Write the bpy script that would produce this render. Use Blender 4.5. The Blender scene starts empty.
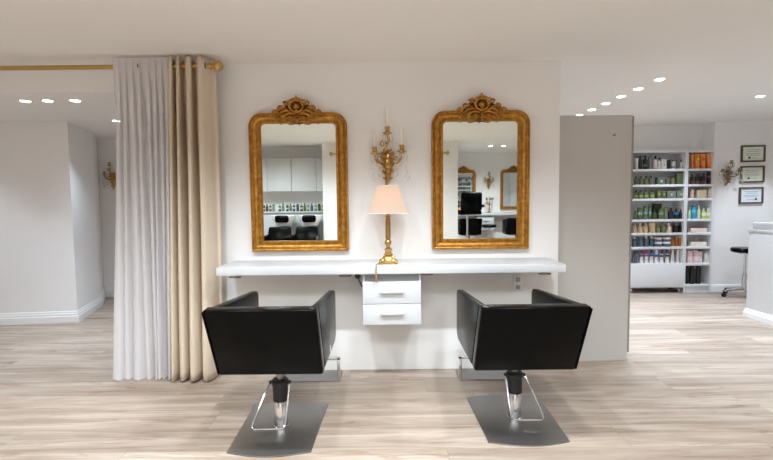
import bpy, bmesh, math, random
from mathutils import Vector, Matrix
random.seed(7)
PI = math.pi
SC = bpy.context.scene
COL = SC.collection
R = math.radians

# ------------------------------------------------------------------ colours and materials
def lin(c):
    def f(v):
        v /= 255.0
        return v / 12.92 if v <= 0.04045 else ((v + 0.055) / 1.055) ** 2.4
    return (f(c[0]), f(c[1]), f(c[2]), 1.0)

def new_mat(name):
    m = bpy.data.materials.new(name)
    m.use_nodes = True
    nt = m.node_tree
    return m, nt, nt.nodes, nt.links, nt.nodes['Principled BSDF']

def mat(name, rgb, rough=0.5, metal=0.0, var=0.04, scale=9.0, bump=0.0, bscale=60.0, spec=0.5, stretch=(1, 1, 1), coat=0.0):
    """plain surface with a slight procedural variation of tone and an optional fine bump"""
    m, nt, N, L, b = new_mat(name)
    tc = N.new('ShaderNodeTexCoord'); mp = N.new('ShaderNodeMapping')
    mp.inputs['Scale'].default_value = stretch
    L.new(tc.outputs['Object'], mp.inputs['Vector'])
    nz = N.new('ShaderNodeTexNoise'); nz.inputs['Scale'].default_value = scale; nz.inputs['Detail'].default_value = 4
    L.new(mp.outputs['Vector'], nz.inputs['Vector'])
    rp = N.new('ShaderNodeValToRGB')
    c = lin(rgb)
    rp.color_ramp.elements[0].position = 0.3; rp.color_ramp.elements[1].position = 0.7
    rp.color_ramp.elements[0].color = tuple(v * (1 - var) for v in c[:3]) + (1,)
    rp.color_ramp.elements[1].color = tuple(min(1, v * (1 + var)) for v in c[:3]) + (1,)
    L.new(nz.outputs['Fac'], rp.inputs['Fac']); L.new(rp.outputs['Color'], b.inputs['Base Color'])
    b.inputs['Roughness'].default_value = rough; b.inputs['Metallic'].default_value = metal
    b.inputs['Specular IOR Level'].default_value = spec
    if coat:
        b.inputs['Coat Weight'].default_value = coat; b.inputs['Coat Roughness'].default_value = 0.12
    if bump:
        n2 = N.new('ShaderNodeTexNoise'); n2.inputs['Scale'].default_value = bscale; n2.inputs['Detail'].default_value = 3
        L.new(mp.outputs['Vector'], n2.inputs['Vector'])
        bp = N.new('ShaderNodeBump'); bp.inputs['Strength'].default_value = bump; bp.inputs['Distance'].default_value = 0.004
        L.new(n2.outputs['Fac'], bp.inputs['Height']); L.new(bp.outputs['Normal'], b.inputs['Normal'])
    return m

M = {}
M['wall'] = mat('wall_paint', (238, 236, 235), 0.85, var=0.012, scale=2.0, bump=0.05, bscale=220, spec=0.2)
M['ceiling'] = mat('ceiling_paint', (238, 236, 232), 0.9, var=0.01, scale=1.5, spec=0.15)
M['trim'] = mat('white_gloss_trim', (236, 236, 236), 0.4, var=0.01)
M['panel_grey'] = mat('warm_grey_board', (196, 192, 188), 0.6, var=0.012, scale=3)
M['panel_edge'] = mat('grey_edge_strip', (150, 148, 144), 0.5, var=0.02)
M['white'] = mat('white_laminate', (206, 207, 209), 0.3, var=0.008, scale=4)
M['niche'] = mat('grey_carcass', (170, 172, 176), 0.5, var=0.02)
M['shelf_white'] = mat('shelf_white', (222, 222, 224), 0.45, var=0.01)
M['leather'] = mat('black_leather', (4, 4, 4), 0.24, var=0.15, scale=30, bump=0.02, bscale=260, spec=0.09)
M['chrome'] = mat('chrome', (215, 215, 218), 0.12, 1.0, var=0.02)
M['steel'] = mat('brushed_steel', (150, 147, 144), 0.4, 1.0, var=0.06, scale=14, stretch=(1, 14, 1), bump=0.03, bscale=40)
M['black'] = mat('black_plastic', (16, 16, 17), 0.4, var=0.1)
M['rubber'] = mat('black_rubber', (22, 22, 22), 0.7, var=0.1)
M['brass'] = mat('antique_brass', (190, 154, 90), 0.3, 0.95, var=0.18, scale=22)
M['aged'] = mat('dull_old_brass', (150, 132, 104), 0.45, 0.7, var=0.2, scale=22)
M['rodbrass'] = mat('matt_gold_rod', (196, 164, 100), 0.34, 0.9, var=0.05, scale=12)
M['candle'] = mat('ivory_candle', (240, 234, 226), 0.55, var=0.01)
M['wood_dark'] = mat('dark_bronze_frame', (92, 70, 52), 0.45, var=0.15, scale=20)
M['paper'] = mat('certificate_paper', (222, 226, 210), 0.7, var=0.02)
M['paperblue'] = mat('certificate_paper_pale_blue', (220, 230, 236), 0.7, var=0.02)
M['ink'] = mat('grey_print', (128, 134, 128), 0.8, var=0.05)
M['seal'] = mat('dark_seal', (70, 70, 66), 0.7, var=0.05)
M['cordgold'] = mat('gold_cord', (172, 128, 60), 0.5, 0.3, var=0.1)
M['basin'] = mat('white_ceramic', (236, 236, 236), 0.15, var=0.01)
M['tag'] = mat('white_tag', (225, 225, 225), 0.6, var=0.02)

def gilt():
    m, nt, N, L, b = new_mat('gilded_wood')
    tc = N.new('ShaderNodeTexCoord')
    nz = N.new('ShaderNodeTexNoise'); nz.inputs['Scale'].default_value = 26; nz.inputs['Detail'].default_value = 6; nz.inputs['Roughness'].default_value = 0.65
    L.new(tc.outputs['Object'], nz.inputs['Vector'])
    rp = N.new('ShaderNodeValToRGB')
    e = rp.color_ramp.elements
    e[0].position = 0.3; e[0].color = lin((140, 90, 30))
    e[1].position = 0.72; e[1].color = lin((208, 158, 78))
    x = e.new(0.52); x.color = lin((182, 128, 50))
    L.new(nz.outputs['Fac'], rp.inputs['Fac']); L.new(rp.outputs['Color'], b.inputs['Base Color'])
    b.inputs['Metallic'].default_value = 0.7; b.inputs['Roughness'].default_value = 0.33
    n2 = N.new('ShaderNodeTexNoise'); n2.inputs['Scale'].default_value = 120; n2.inputs['Detail'].default_value = 3
    L.new(tc.outputs['Object'], n2.inputs['Vector'])
    bp = N.new('ShaderNodeBump'); bp.inputs['Strength'].default_value = 0.25; bp.inputs['Distance'].default_value = 0.003
    L.new(n2.outputs['Fac'], bp.inputs['Height']); L.new(bp.outputs['Normal'], b.inputs['Normal'])
    return m
M['gilt'] = gilt()
M['gilt_shade'] = mat('gilt_recess_shade', (112, 66, 28), 0.5, 0.3, var=0.2, scale=30)  # darker gilt for the crest backing: shade of the carved recesses put into the colour

def mirror_mat():
    m, nt, N, L, b = new_mat('silvered_glass')
    tc = N.new('ShaderNodeTexCoord'); nz = N.new('ShaderNodeTexNoise'); nz.inputs['Scale'].default_value = 3
    L.new(tc.outputs['Object'], nz.inputs['Vector'])
    mr = N.new('ShaderNodeMapRange'); mr.inputs['To Min'].default_value = 0.0; mr.inputs['To Max'].default_value = 0.012
    L.new(nz.outputs['Fac'], mr.inputs['Value']); L.new(mr.outputs['Result'], b.inputs['Roughness'])
    b.inputs['Base Color'].default_value = (0.84, 0.885, 0.86, 1); b.inputs['Metallic'].default_value = 1
    return m
M['mirror'] = mirror_mat()

def glass(name, tint=(1, 1, 1, 1)):
    m, nt, N, L, b = new_mat(name)
    b.inputs['Base Color'].default_value = tint
    b.inputs['Transmission Weight'].default_value = 1.0
    b.inputs['Roughness'].default_value = 0.02; b.inputs['IOR'].default_value = 1.5
    return m
M['crystal'] = glass('cut_crystal')

def emit(name, rgb, s):
    m, nt, N, L, b = new_mat(name)
    b.inputs['Base Color'].default_value = rgb + (1,)
    b.inputs['Emission Color'].default_value = rgb + (1,)
    b.inputs['Emission Strength'].default_value = s
    return m
M['lens'] = emit('lit_downlight_lens', (1.0, 0.98, 0.96), 14.0)
M['bulb'] = emit('lit_bulb', (1.0, 0.82, 0.62), 4.0)

def cloth(name, rgb, transl=0.3, transp=0.0, weave=700):
    m = bpy.data.materials.new(name); m.use_nodes = True
    nt = m.node_tree; N = nt.nodes; L = nt.links
    N.remove(N['Principled BSDF'])
    out = N['Material Output']
    tc = N.new('ShaderNodeTexCoord')
    mp = N.new('ShaderNodeMapping'); mp.inputs['Scale'].default_value = (1, 1, 0.06)
    L.new(tc.outputs['Object'], mp.inputs['Vector'])
    nz = N.new('ShaderNodeTexNoise'); nz.inputs['Scale'].default_value = 60; nz.inputs['Detail'].default_value = 4
    L.new(mp.outputs['Vector'], nz.inputs['Vector'])
    rp = N.new('ShaderNodeValToRGB'); c = lin(rgb)
    rp.color_ramp.elements[0].color = tuple(v * 0.975 for v in c[:3]) + (1,)
    rp.color_ramp.elements[1].color = tuple(min(1, v * 1.02) for v in c[:3]) + (1,)
    L.new(nz.outputs['Fac'], rp.inputs['Fac'])
    d = N.new('ShaderNodeBsdfDiffuse'); t = N.new('ShaderNodeBsdfTranslucent')
    L.new(rp.outputs['Color'], d.inputs['Color']); L.new(rp.outputs['Color'], t.inputs['Color'])
    mx = N.new('ShaderNodeMixShader'); mx.inputs[0].default_value = transl
    L.new(d.outputs[0], mx.inputs[1]); L.new(t.outputs[0], mx.inputs[2])
    last = mx
    if transp:
        tr = N.new('ShaderNodeBsdfTransparent'); m2 = N.new('ShaderNodeMixShader'); m2.inputs[0].default_value = transp
        L.new(mx.outputs[0], m2.inputs[1]); L.new(tr.outputs[0], m2.inputs[2]); last = m2
    L.new(last.outputs[0], out.inputs['Surface'])
    return m
M['sheer'] = cloth('grey_white_voile', (232, 229, 230), 0.35, 0.10)
M['drape'] = cloth('beige_linen_drape', (222, 206, 186), 0.12)
M['shade'] = cloth('cream_lamp_shade', (224, 204, 188), 0.45)
M['shade_trim'] = cloth('white_shade_trim', (246, 242, 236), 0.4)

def floor_mat():
    m, nt, N, L, b = new_mat('pale_oak_planks')
    W, LEN = 0.25, 1.75
    tc = N.new('ShaderNodeTexCoord'); sp = N.new('ShaderNodeSeparateXYZ')
    L.new(tc.outputs['Object'], sp.inputs[0])
    def mth(op, a, bb=None):
        n = N.new('ShaderNodeMath'); n.operation = op
        for i, v in enumerate((a, bb)):
            if v is None: continue
            if isinstance(v, (int, float)): n.inputs[i].default_value = v
            else: L.new(v, n.inputs[i])
        return n.outputs[0]
    yy = mth('ADD', sp.outputs['Y'], 10.07)
    ry = mth('DIVIDE', yy, W); row = mth('FLOOR', ry); fy = mth('FRACT', ry)
    wn = N.new('ShaderNodeTexWhiteNoise'); wn.noise_dimensions = '1D'; L.new(row, wn.inputs['W'])
    rx = mth('ADD', mth('DIVIDE', mth('ADD', sp.outputs['X'], 20.0), LEN), wn.outputs['Value'])
    colm = mth('FLOOR', rx); fx = mth('FRACT', rx)
    cb = N.new('ShaderNodeCombineXYZ'); L.new(row, cb.inputs[0]); L.new(colm, cb.inputs[1])
    w2 = N.new('ShaderNodeTexWhiteNoise'); w2.noise_dimensions = '3D'; L.new(cb.outputs[0], w2.inputs['Vector'])
    # grain coordinates, shifted per plank
    gx = mth('ADD', sp.outputs['X'], mth('MULTIPLY', w2.outputs['Value'], 37.0))
    gy = mth('ADD', sp.outputs['Y'], mth('MULTIPLY', w2.outputs['Value'], 11.0))
    def grain(sx, sy, det, rough, dist=0.0):
        c = N.new('ShaderNodeCombineXYZ'); L.new(mth('MULTIPLY', gx, sx), c.inputs[0]); L.new(mth('MULTIPLY', gy, sy), c.inputs[1])
        n = N.new('ShaderNodeTexNoise'); n.inputs['Scale'].default_value = 1; n.inputs['Detail'].default_value = det; n.inputs['Roughness'].default_value = rough
        n.inputs['Distortion'].default_value = dist
        L.new(c.outputs[0], n.inputs['Vector']); return n.outputs['Fac']
    g1 = grain(0.9, 11.0, 6, 0.62, 0.7)
    g2 = grain(3.5, 70.0, 4, 0.6)
    g3 = grain(1.5, 11.0, 4, 0.6, 1.8)
    r1 = N.new('ShaderNodeValToRGB'); e = r1.color_ramp.elements
    e[0].position = 0.26; e[0].color = lin(FLOOR_C[0]); e[1].position = 0.72; e[1].color = lin(FLOOR_C[2])
    x = e.new(0.47); x.color = lin(FLOOR_C[1])
    L.new(g1, r1.inputs['Fac'])
    def mix(mode, fac, a, bb):
        n = N.new('ShaderNodeMix'); n.data_type = 'RGBA'; n.blend_type = mode
        if isinstance(fac, (int, float)): n.inputs[0].default_value = fac
        else: L.new(fac, n.inputs[0])
        for i, v in ((6, a), (7, bb)):
            if isinstance(v, tuple): n.inputs[i].default_value = v
            else: L.new(v, n.inputs[i])
        return n.outputs[2]
    # fine grain
    mr = N.new('ShaderNodeMapRange'); mr.inputs['From Min'].default_value = 0.3; mr.inputs['From Max'].default_value = 0.7
    mr.inputs['To Min'].default_value = 0.86; mr.inputs['To Max'].default_value = 1.06; L.new(g2, mr.inputs['Value'])
    cg = N.new('ShaderNodeCombineColor')
    for i in range(3): L.new(mr.outputs[0], cg.inputs[i])
    c1 = mix('MULTIPLY', 1.0, r1.outputs['Color'], cg.outputs[0])
    # dark knots and streaks
    kr = N.new('ShaderNodeMapRange'); kr.inputs['From Min'].default_value = 0.58; kr.inputs['From Max'].default_value = 0.72
    kr.inputs['To Max'].default_value = 0.72; L.new(g3, kr.inputs['Value'])
    c2 = mix('MIX', kr.outputs[0], c1, lin((122, 90, 66)))
    # plank tone
    pr = N.new('ShaderNodeMapRange'); pr.inputs['To Min'].default_value = 0.84; pr.inputs['To Max'].default_value = 1.1; L.new(w2.outputs['Value'], pr.inputs['Value'])
    cp = N.new('ShaderNodeCombineColor')
    for i in range(3): L.new(pr.outputs[0], cp.inputs[i])
    c3 = mix('MULTIPLY', 1.0, c2, cp.outputs[0])
    # seams
    sy = mth('LESS_THAN', fy, 0.012); sx = mth('LESS_THAN', fx, 0.0016)
    seam = mth('MULTIPLY', mth('MAXIMUM', sy, sx), 0.55)
    c4 = mix('MIX', seam, c3, lin((118, 92, 72)))
    L.new(c4, b.inputs['Base Color'])
    rr = N.new('ShaderNodeMapRange'); rr.inputs['To Min'].default_value = 0.38; rr.inputs['To Max'].default_value = 0.55; L.new(g2, rr.inputs['Value'])
    L.new(rr.outputs[0], b.inputs['Roughness'])
    b.inputs['Specular IOR Level'].default_value = 0.35
    bp = N.new('ShaderNodeBump'); bp.inputs['Strength'].default_value = 0.08; bp.inputs['Distance'].default_value = 0.002
    L.new(g2, bp.inputs['Height']); L.new(bp.outputs['Normal'], b.inputs['Normal'])
    return m
FLOOR_C = [(130, 110, 93), (166, 148, 133), (192, 178, 165)]
M['floor'] = floor_mat()

# ------------------------------------------------------------------ mesh helpers
class MB:
    """collects shapes and links them as ONE mesh object"""
    def __init__(s): s.bm = bmesh.new(); s.mi = 0
    def _done(s, geom_faces):
        for f in geom_faces: f.material_index = s.mi
    def box(s, lo, hi, bev=0.0, seg=2):
        t = bmesh.new()
        bmesh.ops.create_cube(t, size=1)
        for v in t.verts:
            v.co = Vector([lo[i] + (v.co[i] + 0.5) * (hi[i] - lo[i]) for i in range(3)])
        if bev: bmesh.ops.bevel(t, geom=list(t.edges), offset=bev, segments=seg, profile=0.5, affect='EDGES')
        s.merge(t); return s
    def merge(s, t, mtx=None):
        if mtx is not None: bmesh.ops.transform(t, matrix=mtx, verts=list(t.verts))
        for f in t.faces: f.material_index = s.mi
        me = bpy.data.meshes.new('tmp'); t.to_mesh(me); t.free(); s.bm.from_mesh(me); bpy.data.meshes.remove(me)
    def prism(s, pts, lo, hi, axis='z', bev=0.0, seg=2):
        """polygon (2D) extruded between lo and hi on an axis; x: pts=(y,z), y: pts=(x,z), z: pts=(x,y)"""
        t = bmesh.new()
        def mk(p, h):
            return {'z': (p[0], p[1], h), 'y': (p[0], h, p[1]), 'x': (h, p[0], p[1])}[axis]
        a = [t.verts.new(mk(p, lo)) for p in pts]; b = [t.verts.new(mk(p, hi)) for p in pts]
        n = len(pts)
        t.faces.new(a); t.faces.new(b)
        for i in range(n): t.faces.new((a[i], a[(i + 1) % n], b[(i + 1) % n], b[i]))
        bmesh.ops.recalc_face_normals(t, faces=list(t.faces))
        if bev: bmesh.ops.bevel(t, geom=list(t.edges), offset=bev, segments=seg, profile=0.5, affect='EDGES')
        s.merge(t); return s
    def hexa(s, bottom, top, bev=0.0, seg=2):
        t = bmesh.new()
        a = [t.verts.new(p) for p in bottom]; b = [t.verts.new(p) for p in top]; n = len(a)
        t.faces.new(a); t.faces.new(b)
        for i in range(n): t.faces.new((a[i], a[(i + 1) % n], b[(i + 1) % n], b[i]))
        bmesh.ops.recalc_face_normals(t, faces=list(t.faces))
        if bev: bmesh.ops.bevel(t, geom=list(t.edges), offset=bev, segments=seg, profile=0.5, affect='EDGES')
        s.merge(t); return s
    def lathe(s, prof, c=(0, 0, 0), n=24, axis='z', sx=1.0, sy=1.0):
        """prof: list of (radius, height)"""
        t = bmesh.new(); rings = []
        for r, h in prof:
            rings.append([t.verts.new((r * sx * math.cos(2 * PI * k / n), r * sy * math.sin(2 * PI * k / n), h)) for k in range(n)])
        for i in range(len(rings) - 1):
            for k in range(n):
                t.faces.new((rings[i][k], rings[i][(k + 1) % n], rings[i + 1][(k + 1) % n], rings[i + 1][k]))
        if prof[0][0] > 1e-5: t.faces.new(rings[0][::-1])
        if prof[-1][0] > 1e-5: t.faces.new(rings[-1])
        bmesh.ops.remove_doubles(t, verts=list(t.verts), dist=1e-6)
        bmesh.ops.recalc_face_normals(t, faces=list(t.faces))
        m = Matrix.Translation(c)
        if axis == 'y': m = m @ Matrix.Rotation(-PI / 2, 4, 'X')
        if axis == 'x': m = m @ Matrix.Rotation(PI / 2, 4, 'Y')
        s.merge(t, m); return s
    def tube(s, pts, rad, n=10, cap=True, flat=1.0):
        """swept tube; rad a number or a list"""
        P = [Vector(p) for p in pts]
        if not isinstance(rad, (list, tuple)): rad = [rad] * len(P)
        t = bmesh.new(); rings = []
        T = []
        for i in range(len(P)):
            d = P[min(i + 1, len(P) - 1)] - P[max(i - 1, 0)]
            T.append(d.normalized())
        up = Vector((0, 0, 1)) if abs(T[0].z) < 0.9 else Vector((0, 1, 0))
        nv = (up - T[0] * up.dot(T[0])).normalized()
        for i in range(len(P)):
            nv = (nv - T[i] * nv.dot(T[i])).normalized(); bv = T[i].cross(nv)
            rings.append([t.verts.new(P[i] + (nv * math.cos(2 * PI * k / n) + bv * math.sin(2 * PI * k / n) * flat) * max(rad[i], 1e-4)) for k in range(n)])
        for i in range(len(P) - 1):
            for k in range(n):
                t.faces.new((rings[i][k], rings[i][(k + 1) % n], rings[i + 1][(k + 1) % n], rings[i + 1][k]))
        if cap: t.faces.new(rings[0][::-1]); t.faces.new(rings[-1])
        bmesh.ops.recalc_face_normals(t, faces=list(t.faces))
        s.merge(t); return s
    def ball(s, c, r, u=14, v=9, sc=(1, 1, 1)):
        t = bmesh.new(); bmesh.ops.create_uvsphere(t, u_segments=u, v_segments=v, radius=r)
        s.merge(t, Matrix.Translation(c) @ Matrix.Diagonal((sc[0], sc[1], sc[2], 1))); return s
    def sweep(s, path, prof, closed=False):
        """wall moulding: path of (x,y), prof of (offset to the right of travel, z)"""
        t = bmesh.new(); n = len(path); rings = []
        V = [Vector(p) for p in path]
        def nrm(a, b):
            d = (b - a).normalized(); return Vector((d.y, -d.x))
        for i in range(n):
            if closed or 0 < i < n - 1:
                n1 = nrm(V[i - 1], V[i]); n2 = nrm(V[i], V[(i + 1) % n])
                m = (n1 + n2).normalized(); m = m / max(0.2, m.dot(n1))
            elif i == 0: m = nrm(V[0], V[1])
            else: m = nrm(V[-2], V[-1])
            rings.append([t.verts.new((V[i].x + m.x * o, V[i].y + m.y * o, z)) for o, z in prof])
        k = len(prof)
        for i in range(n if closed else n - 1):
            a, b = rings[i], rings[(i + 1) % n]
            for j in range(k): t.faces.new((a[j], a[(j + 1) % k], b[(j + 1) % k], b[j]))
        if not closed: t.faces.new(rings[0]); t.faces.new(rings[-1][::-1])
        bmesh.ops.recalc_face_normals(t, faces=list(t.faces))
        s.merge(t); return s
    def build(s, name, m, parent=None, loc=None, smooth=True, angle=35):
        me = bpy.data.meshes.new(name); s.bm.to_mesh(me); s.bm.free()
        for x in (m if isinstance(m, (list, tuple)) else [m]): me.materials.append(x)
        if smooth:
            for p in me.polygons: p.use_smooth = True
            me.set_sharp_from_angle(angle=R(angle))
        o = bpy.data.objects.new(name, me); COL.objects.link(o)
        if parent: o.parent = parent
        if loc: o.location = loc
        return o

def tag(o, label, cat, group=None):
    o['label'] = label; o['category'] = cat
    if group: o['group'] = group
    return o

def thing(name, label, cat, loc=(0, 0, 0), rz=0.0, group=None):
    o = bpy.data.objects.new(name, None); o.empty_display_size = 0.1
    COL.objects.link(o); o.location = loc; o.rotation_euler = (0, 0, rz)
    return tag(o, label, cat, group)

def struct(o):
    o['kind'] = 'structure'; return o

def dup(root, loc, rz=None, label=None, group=None):
    """a copy of a thing with copies of its parts and sub-parts"""
    c = root.copy(); COL.objects.link(c); c.location = loc
    if rz is not None: c.rotation_euler = (root.rotation_euler.x, 0, rz)
    if label: c['label'] = label
    if group: c['group'] = group
    for ch in list(root.children):
        if ch.type == 'LIGHT': continue
        d = ch.copy(); COL.objects.link(d); d.parent = c
        for g in list(ch.children):
            e = g.copy(); COL.objects.link(e); e.parent = d
    return c

# ------------------------------------------------------------------ setting
WALL_Y = 3.63
CEIL = 2.425
struct(MB().box((-5.7, -4.85, -0.1), (6.3, 7.1, 0)).build('floor', M['floor'], smooth=False))
cb = MB()
cb.box((-1.2, 3.77, CEIL), (6.3, 7.1, CEIL + 0.1)); cb.box((-5.7, -4.85, CEIL), (6.3, 3.77, CEIL + 0.1)); cb.box((-5.7, 3.77, 2.28), (-1.2, 7.1, 2.51))
struct(cb.build('ceiling', M['ceiling'], smooth=False))
wb = MB(); wb.box((-1.78, WALL_Y, 0), (1.36, WALL_Y + 0.14, CEIL))
struct(wb.build('wall_back', M['wall'], smooth=False))
struct(MB().box((-5.6, WALL_Y, 2.222), (-1.78, WALL_Y + 0.14, CEIL)).build('trim_1', M['wall'], smooth=False))
struct(MB().box((0.5, 3.77, 0), (0.62, 7.0, CEIL)).build('wall_divider', M['wall'], smooth=False))
# side room on the left: canted pier and the wall beyond
pier = [(-5.6, 4.99), (-3.57, 5.23), (-3.815, 6.06), (-4.15, 6.68), (-5.6, 6.68)]
struct(MB().prism(pier, 0, 2.28).build('wall_left_pier', M['wall'], smooth=False))
struct(MB().box((-5.6, 6.68, 0), (0.5, 6.8, 2.28)).build('wall_left_far', M['wall'], smooth=False))
BASE = [(0, 0), (0.02, 0), (0.02, 0.072), (0.014, 0.082), (0.014, 0.1), (0.009, 0.108), (0.006, 0.128), (0, 0.133)]
struct(MB().sweep([(-5.6, 4.99), (-3.57, 5.23), (-3.815, 6.06), (-4.15, 6.68)], BASE).build('baseboard_left_pier', M['trim'], angle=20))
struct(MB().sweep([(-4.1, 6.68), (0.5, 6.68)], BASE).build('baseboard_left_far', M['trim'], angle=20))
# retail area on the right
struct(MB().box((0.62, 6.84, 0), (4.66, 6.95, CEIL)).build('wall_right_recess', M['wall'], smooth=False))
struct(MB().box((4.66, 6.58, 0), (6.2, 6.95, CEIL)).build('wall_right_far', M['wall'], smooth=False))
struct(MB().sweep([(4.66, 6.84), (4.66, 6.58), (6.2, 6.58)], [(0, 0), (0.016, 0), (0.016, 0.08), (0.01, 0.1), (0, 0.105)]).build('baseboard_right_far', M['trim'], angle=20))
struct(MB().box((6.2, -4.7, 0), (6.3, 7, CEIL)).build('wall_right', M['wall'], smooth=False))
struct(MB().box((-5.7, -4.7, 0), (-5.6, 7, CEIL)).build('wall_left', M['wall'], smooth=False))
# the side of the room behind the camera (seen in the mirrors)
struct(MB().box((-5.7, -4.8, 0), (6.3, -4.7, CEIL)).build('wall_front', M['wall'], smooth=False))
struct(MB().box((-1.27, -4.7, 0), (1.44, -2.04, CEIL)).build('wall_front_pier', M['wall'], smooth=False))
struct(MB().box((-5.6, -4.7, 0), (-1.27, -2.75, CEIL)).build('wall_front_wash', M['wall'], smooth=False))

# free-standing board beyond the right end of the wall
pp = thing('partition_panel', 'tall pale grey partition board standing at the right end of the mirror wall', 'partition', (1.37, 3.775, 0))
MB().box((0, 0, 0), (0.63, 0.03, 2.03), 0.002).build('board', M['panel_grey'], pp)
MB().box((0.60, 0.034, 0.06), (0.665, 0.06, 2.028), 0.002).build('edge_strip', M['panel_edge'], pp)
MB().lathe([(0.006, 0), (0.006, 0.015), (0.01, 0.018), (0.01, 0.026), (0.0, 0.03)], (0.48, 0, 1.868), 12, 'y').build('peg', M['steel'], pp).scale = (1, -1, 1)

# ------------------------------------------------------------------ mirrors
def rounded_outline(w, zb, zt, rt, rb, n=8):
    """closed loop counter-clockwise from the bottom left, same count whatever the radii"""
    pts = []
    for (cx, cz, r, a0) in ((-w + rb, zb + rb, rb, PI), (w - rb, zb + rb, rb, 1.5 * PI), (w - rt, zt - rt, rt, 0), (-w + rt, zt - rt, rt, 0.5 * PI)):
        for k in range(n + 1):
            a = a0 + 0.5 * PI * k / n
            pts.append((cx + r * math.cos(a), cz + r * math.sin(a)))
    return pts

def spiral(cx, cz, r0, turns, a0, sgn, n=26, y=-0.05, tail=0.22):
    P = []
    for i in range(n):
        t = i / (n - 1); r = r0 * (1 - t * (1 - tail)); a = a0 + sgn * turns * 2 * PI * t
        P.append((cx + r * math.cos(a), y - 0.012 * t, cz + r * math.sin(a)))
    return P

def crest_mesh():
    b = MB()
    Y = -0.064
    # backing cartouche, an arched plate that carries the carving
    back = [(-0.185, 0.0), (-0.175, 0.03), (-0.135, 0.055), (-0.10, 0.085), (-0.06, 0.105), (-0.02, 0.128), (0, 0.137), (0.02, 0.128), (0.06, 0.105), (0.10, 0.085), (0.135, 0.055), (0.175, 0.03), (0.185, 0.0),
            (0.16, -0.05), (0.06, -0.06), (0, -0.066), (-0.06, -0.06), (-0.16, -0.05)]
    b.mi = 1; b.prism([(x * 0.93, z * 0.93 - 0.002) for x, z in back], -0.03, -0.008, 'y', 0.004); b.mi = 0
    # central shell in a rolled ring
    n = 30
    ring = [(0.050 * math.cos(2 * PI * k / n), Y - 0.01, 0.062 + 0.044 * math.sin(2 * PI * k / n)) for k in range(n + 1)]
    b.tube(ring, 0.0095, 8, cap=False)
    for k in range(9):
        a = R(20 + 140 * k / 8)
        b.tube([(0, Y - 0.004, 0.036), (0.016 * math.cos(a), Y - 0.014, 0.04 + 0.022 * math.sin(a)), (0.026 * math.cos(a), Y - 0.008, 0.042 + 0.036 * math.sin(a))], [0.003, 0.005, 0.004], 8)
    b.ball((0, Y - 0.012, 0.034), 0.012)
    # flame at the top
    for s in (-1, 0, 1):
        b.tube([(s * 0.004, Y, 0.105), (s * 0.014, Y - 0.012, 0.124), (s * 0.02, Y - 0.004, 0.138 - abs(s) * 0.012)], [0.009, 0.011, 0.004], 8)
    b.ball((0, Y - 0.005, 0.137), 0.009)
    # beads below
    for k, (x, z, r) in enumerate(((0, -0.012, 0.012), (0, -0.036, 0.013), (0, -0.056, 0.008))): b.ball((x, Y - 0.006, z), r)
    for s in (-1, 1):
        def L(pts, rad, n=9): b.tube([(s * x, y, z) for x, y, z in pts], [q * 0.8 for q in rad], n)
        # big C scrolls, outer volutes
        for cx, cz, r0, turns, a0, rr in ((0.168, 0.014, 0.026, 1.4, R(200), 0.0085), (0.126, 0.046, 0.026, 1.3, R(230), 0.008), (0.078, 0.082, 0.022, 1.2, R(210), 0.0075),
                                           (0.05, -0.034, 0.022, 1.3, R(120), 0.008), (0.105, -0.026, 0.024, 1.3, R(100), 0.0085), (0.15, -0.03, 0.02, 1.2, R(100), 0.007)):
            P = spiral(cx, cz, r0, turns, a0, -1, y=Y)
            L(P, [rr * 1.25 * (1 - 0.5 * i / 25) for i in range(26)], 8)
        # acanthus leaves sweeping outwards
        L([(0.012, Y, 0.0), (0.05, Y - 0.016, 0.012), (0.09, Y - 0.014, -0.004), (0.105, Y - 0.006, -0.03)], [0.006, 0.013, 0.011, 0.004])
        L([(0.03, Y, 0.012), (0.075, Y - 0.018, 0.03), (0.115, Y - 0.016, 0.018), (0.14, Y - 0.008, -0.008)], [0.006, 0.013, 0.011, 0.004])
        L([(0.07, Y, 0.04), (0.105, Y - 0.018, 0.055), (0.145, Y - 0.014, 0.03), (0.16, Y - 0.006, 0.0)], [0.005, 0.012, 0.010, 0.004])
        L([(0.055, Y, 0.06), (0.066, Y - 0.016, 0.085), (0.085, Y - 0.012, 0.1), (0.105, Y - 0.004, 0.092)], [0.005, 0.01, 0.009, 0.004])
        L([(0.01, Y, 0.118), (0.03, Y - 0.014, 0.112), (0.055, Y - 0.012, 0.105), (0.066, Y - 0.004, 0.114)], [0.006, 0.010, 0.008, 0.004])
        L([(0.02, Y, -0.012), (0.04, Y - 0.012, -0.05), (0.075, Y - 0.012, -0.056), (0.1, Y - 0.004, -0.048)], [0.005, 0.009, 0.007, 0.003])
        L([(0.1, Y, -0.005), (0.125, Y - 0.012, -0.045), (0.15, Y - 0.01, -0.052), (0.17, Y - 0.004, -0.036)], [0.005, 0.009, 0.007, 0.003])
    return b

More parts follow.
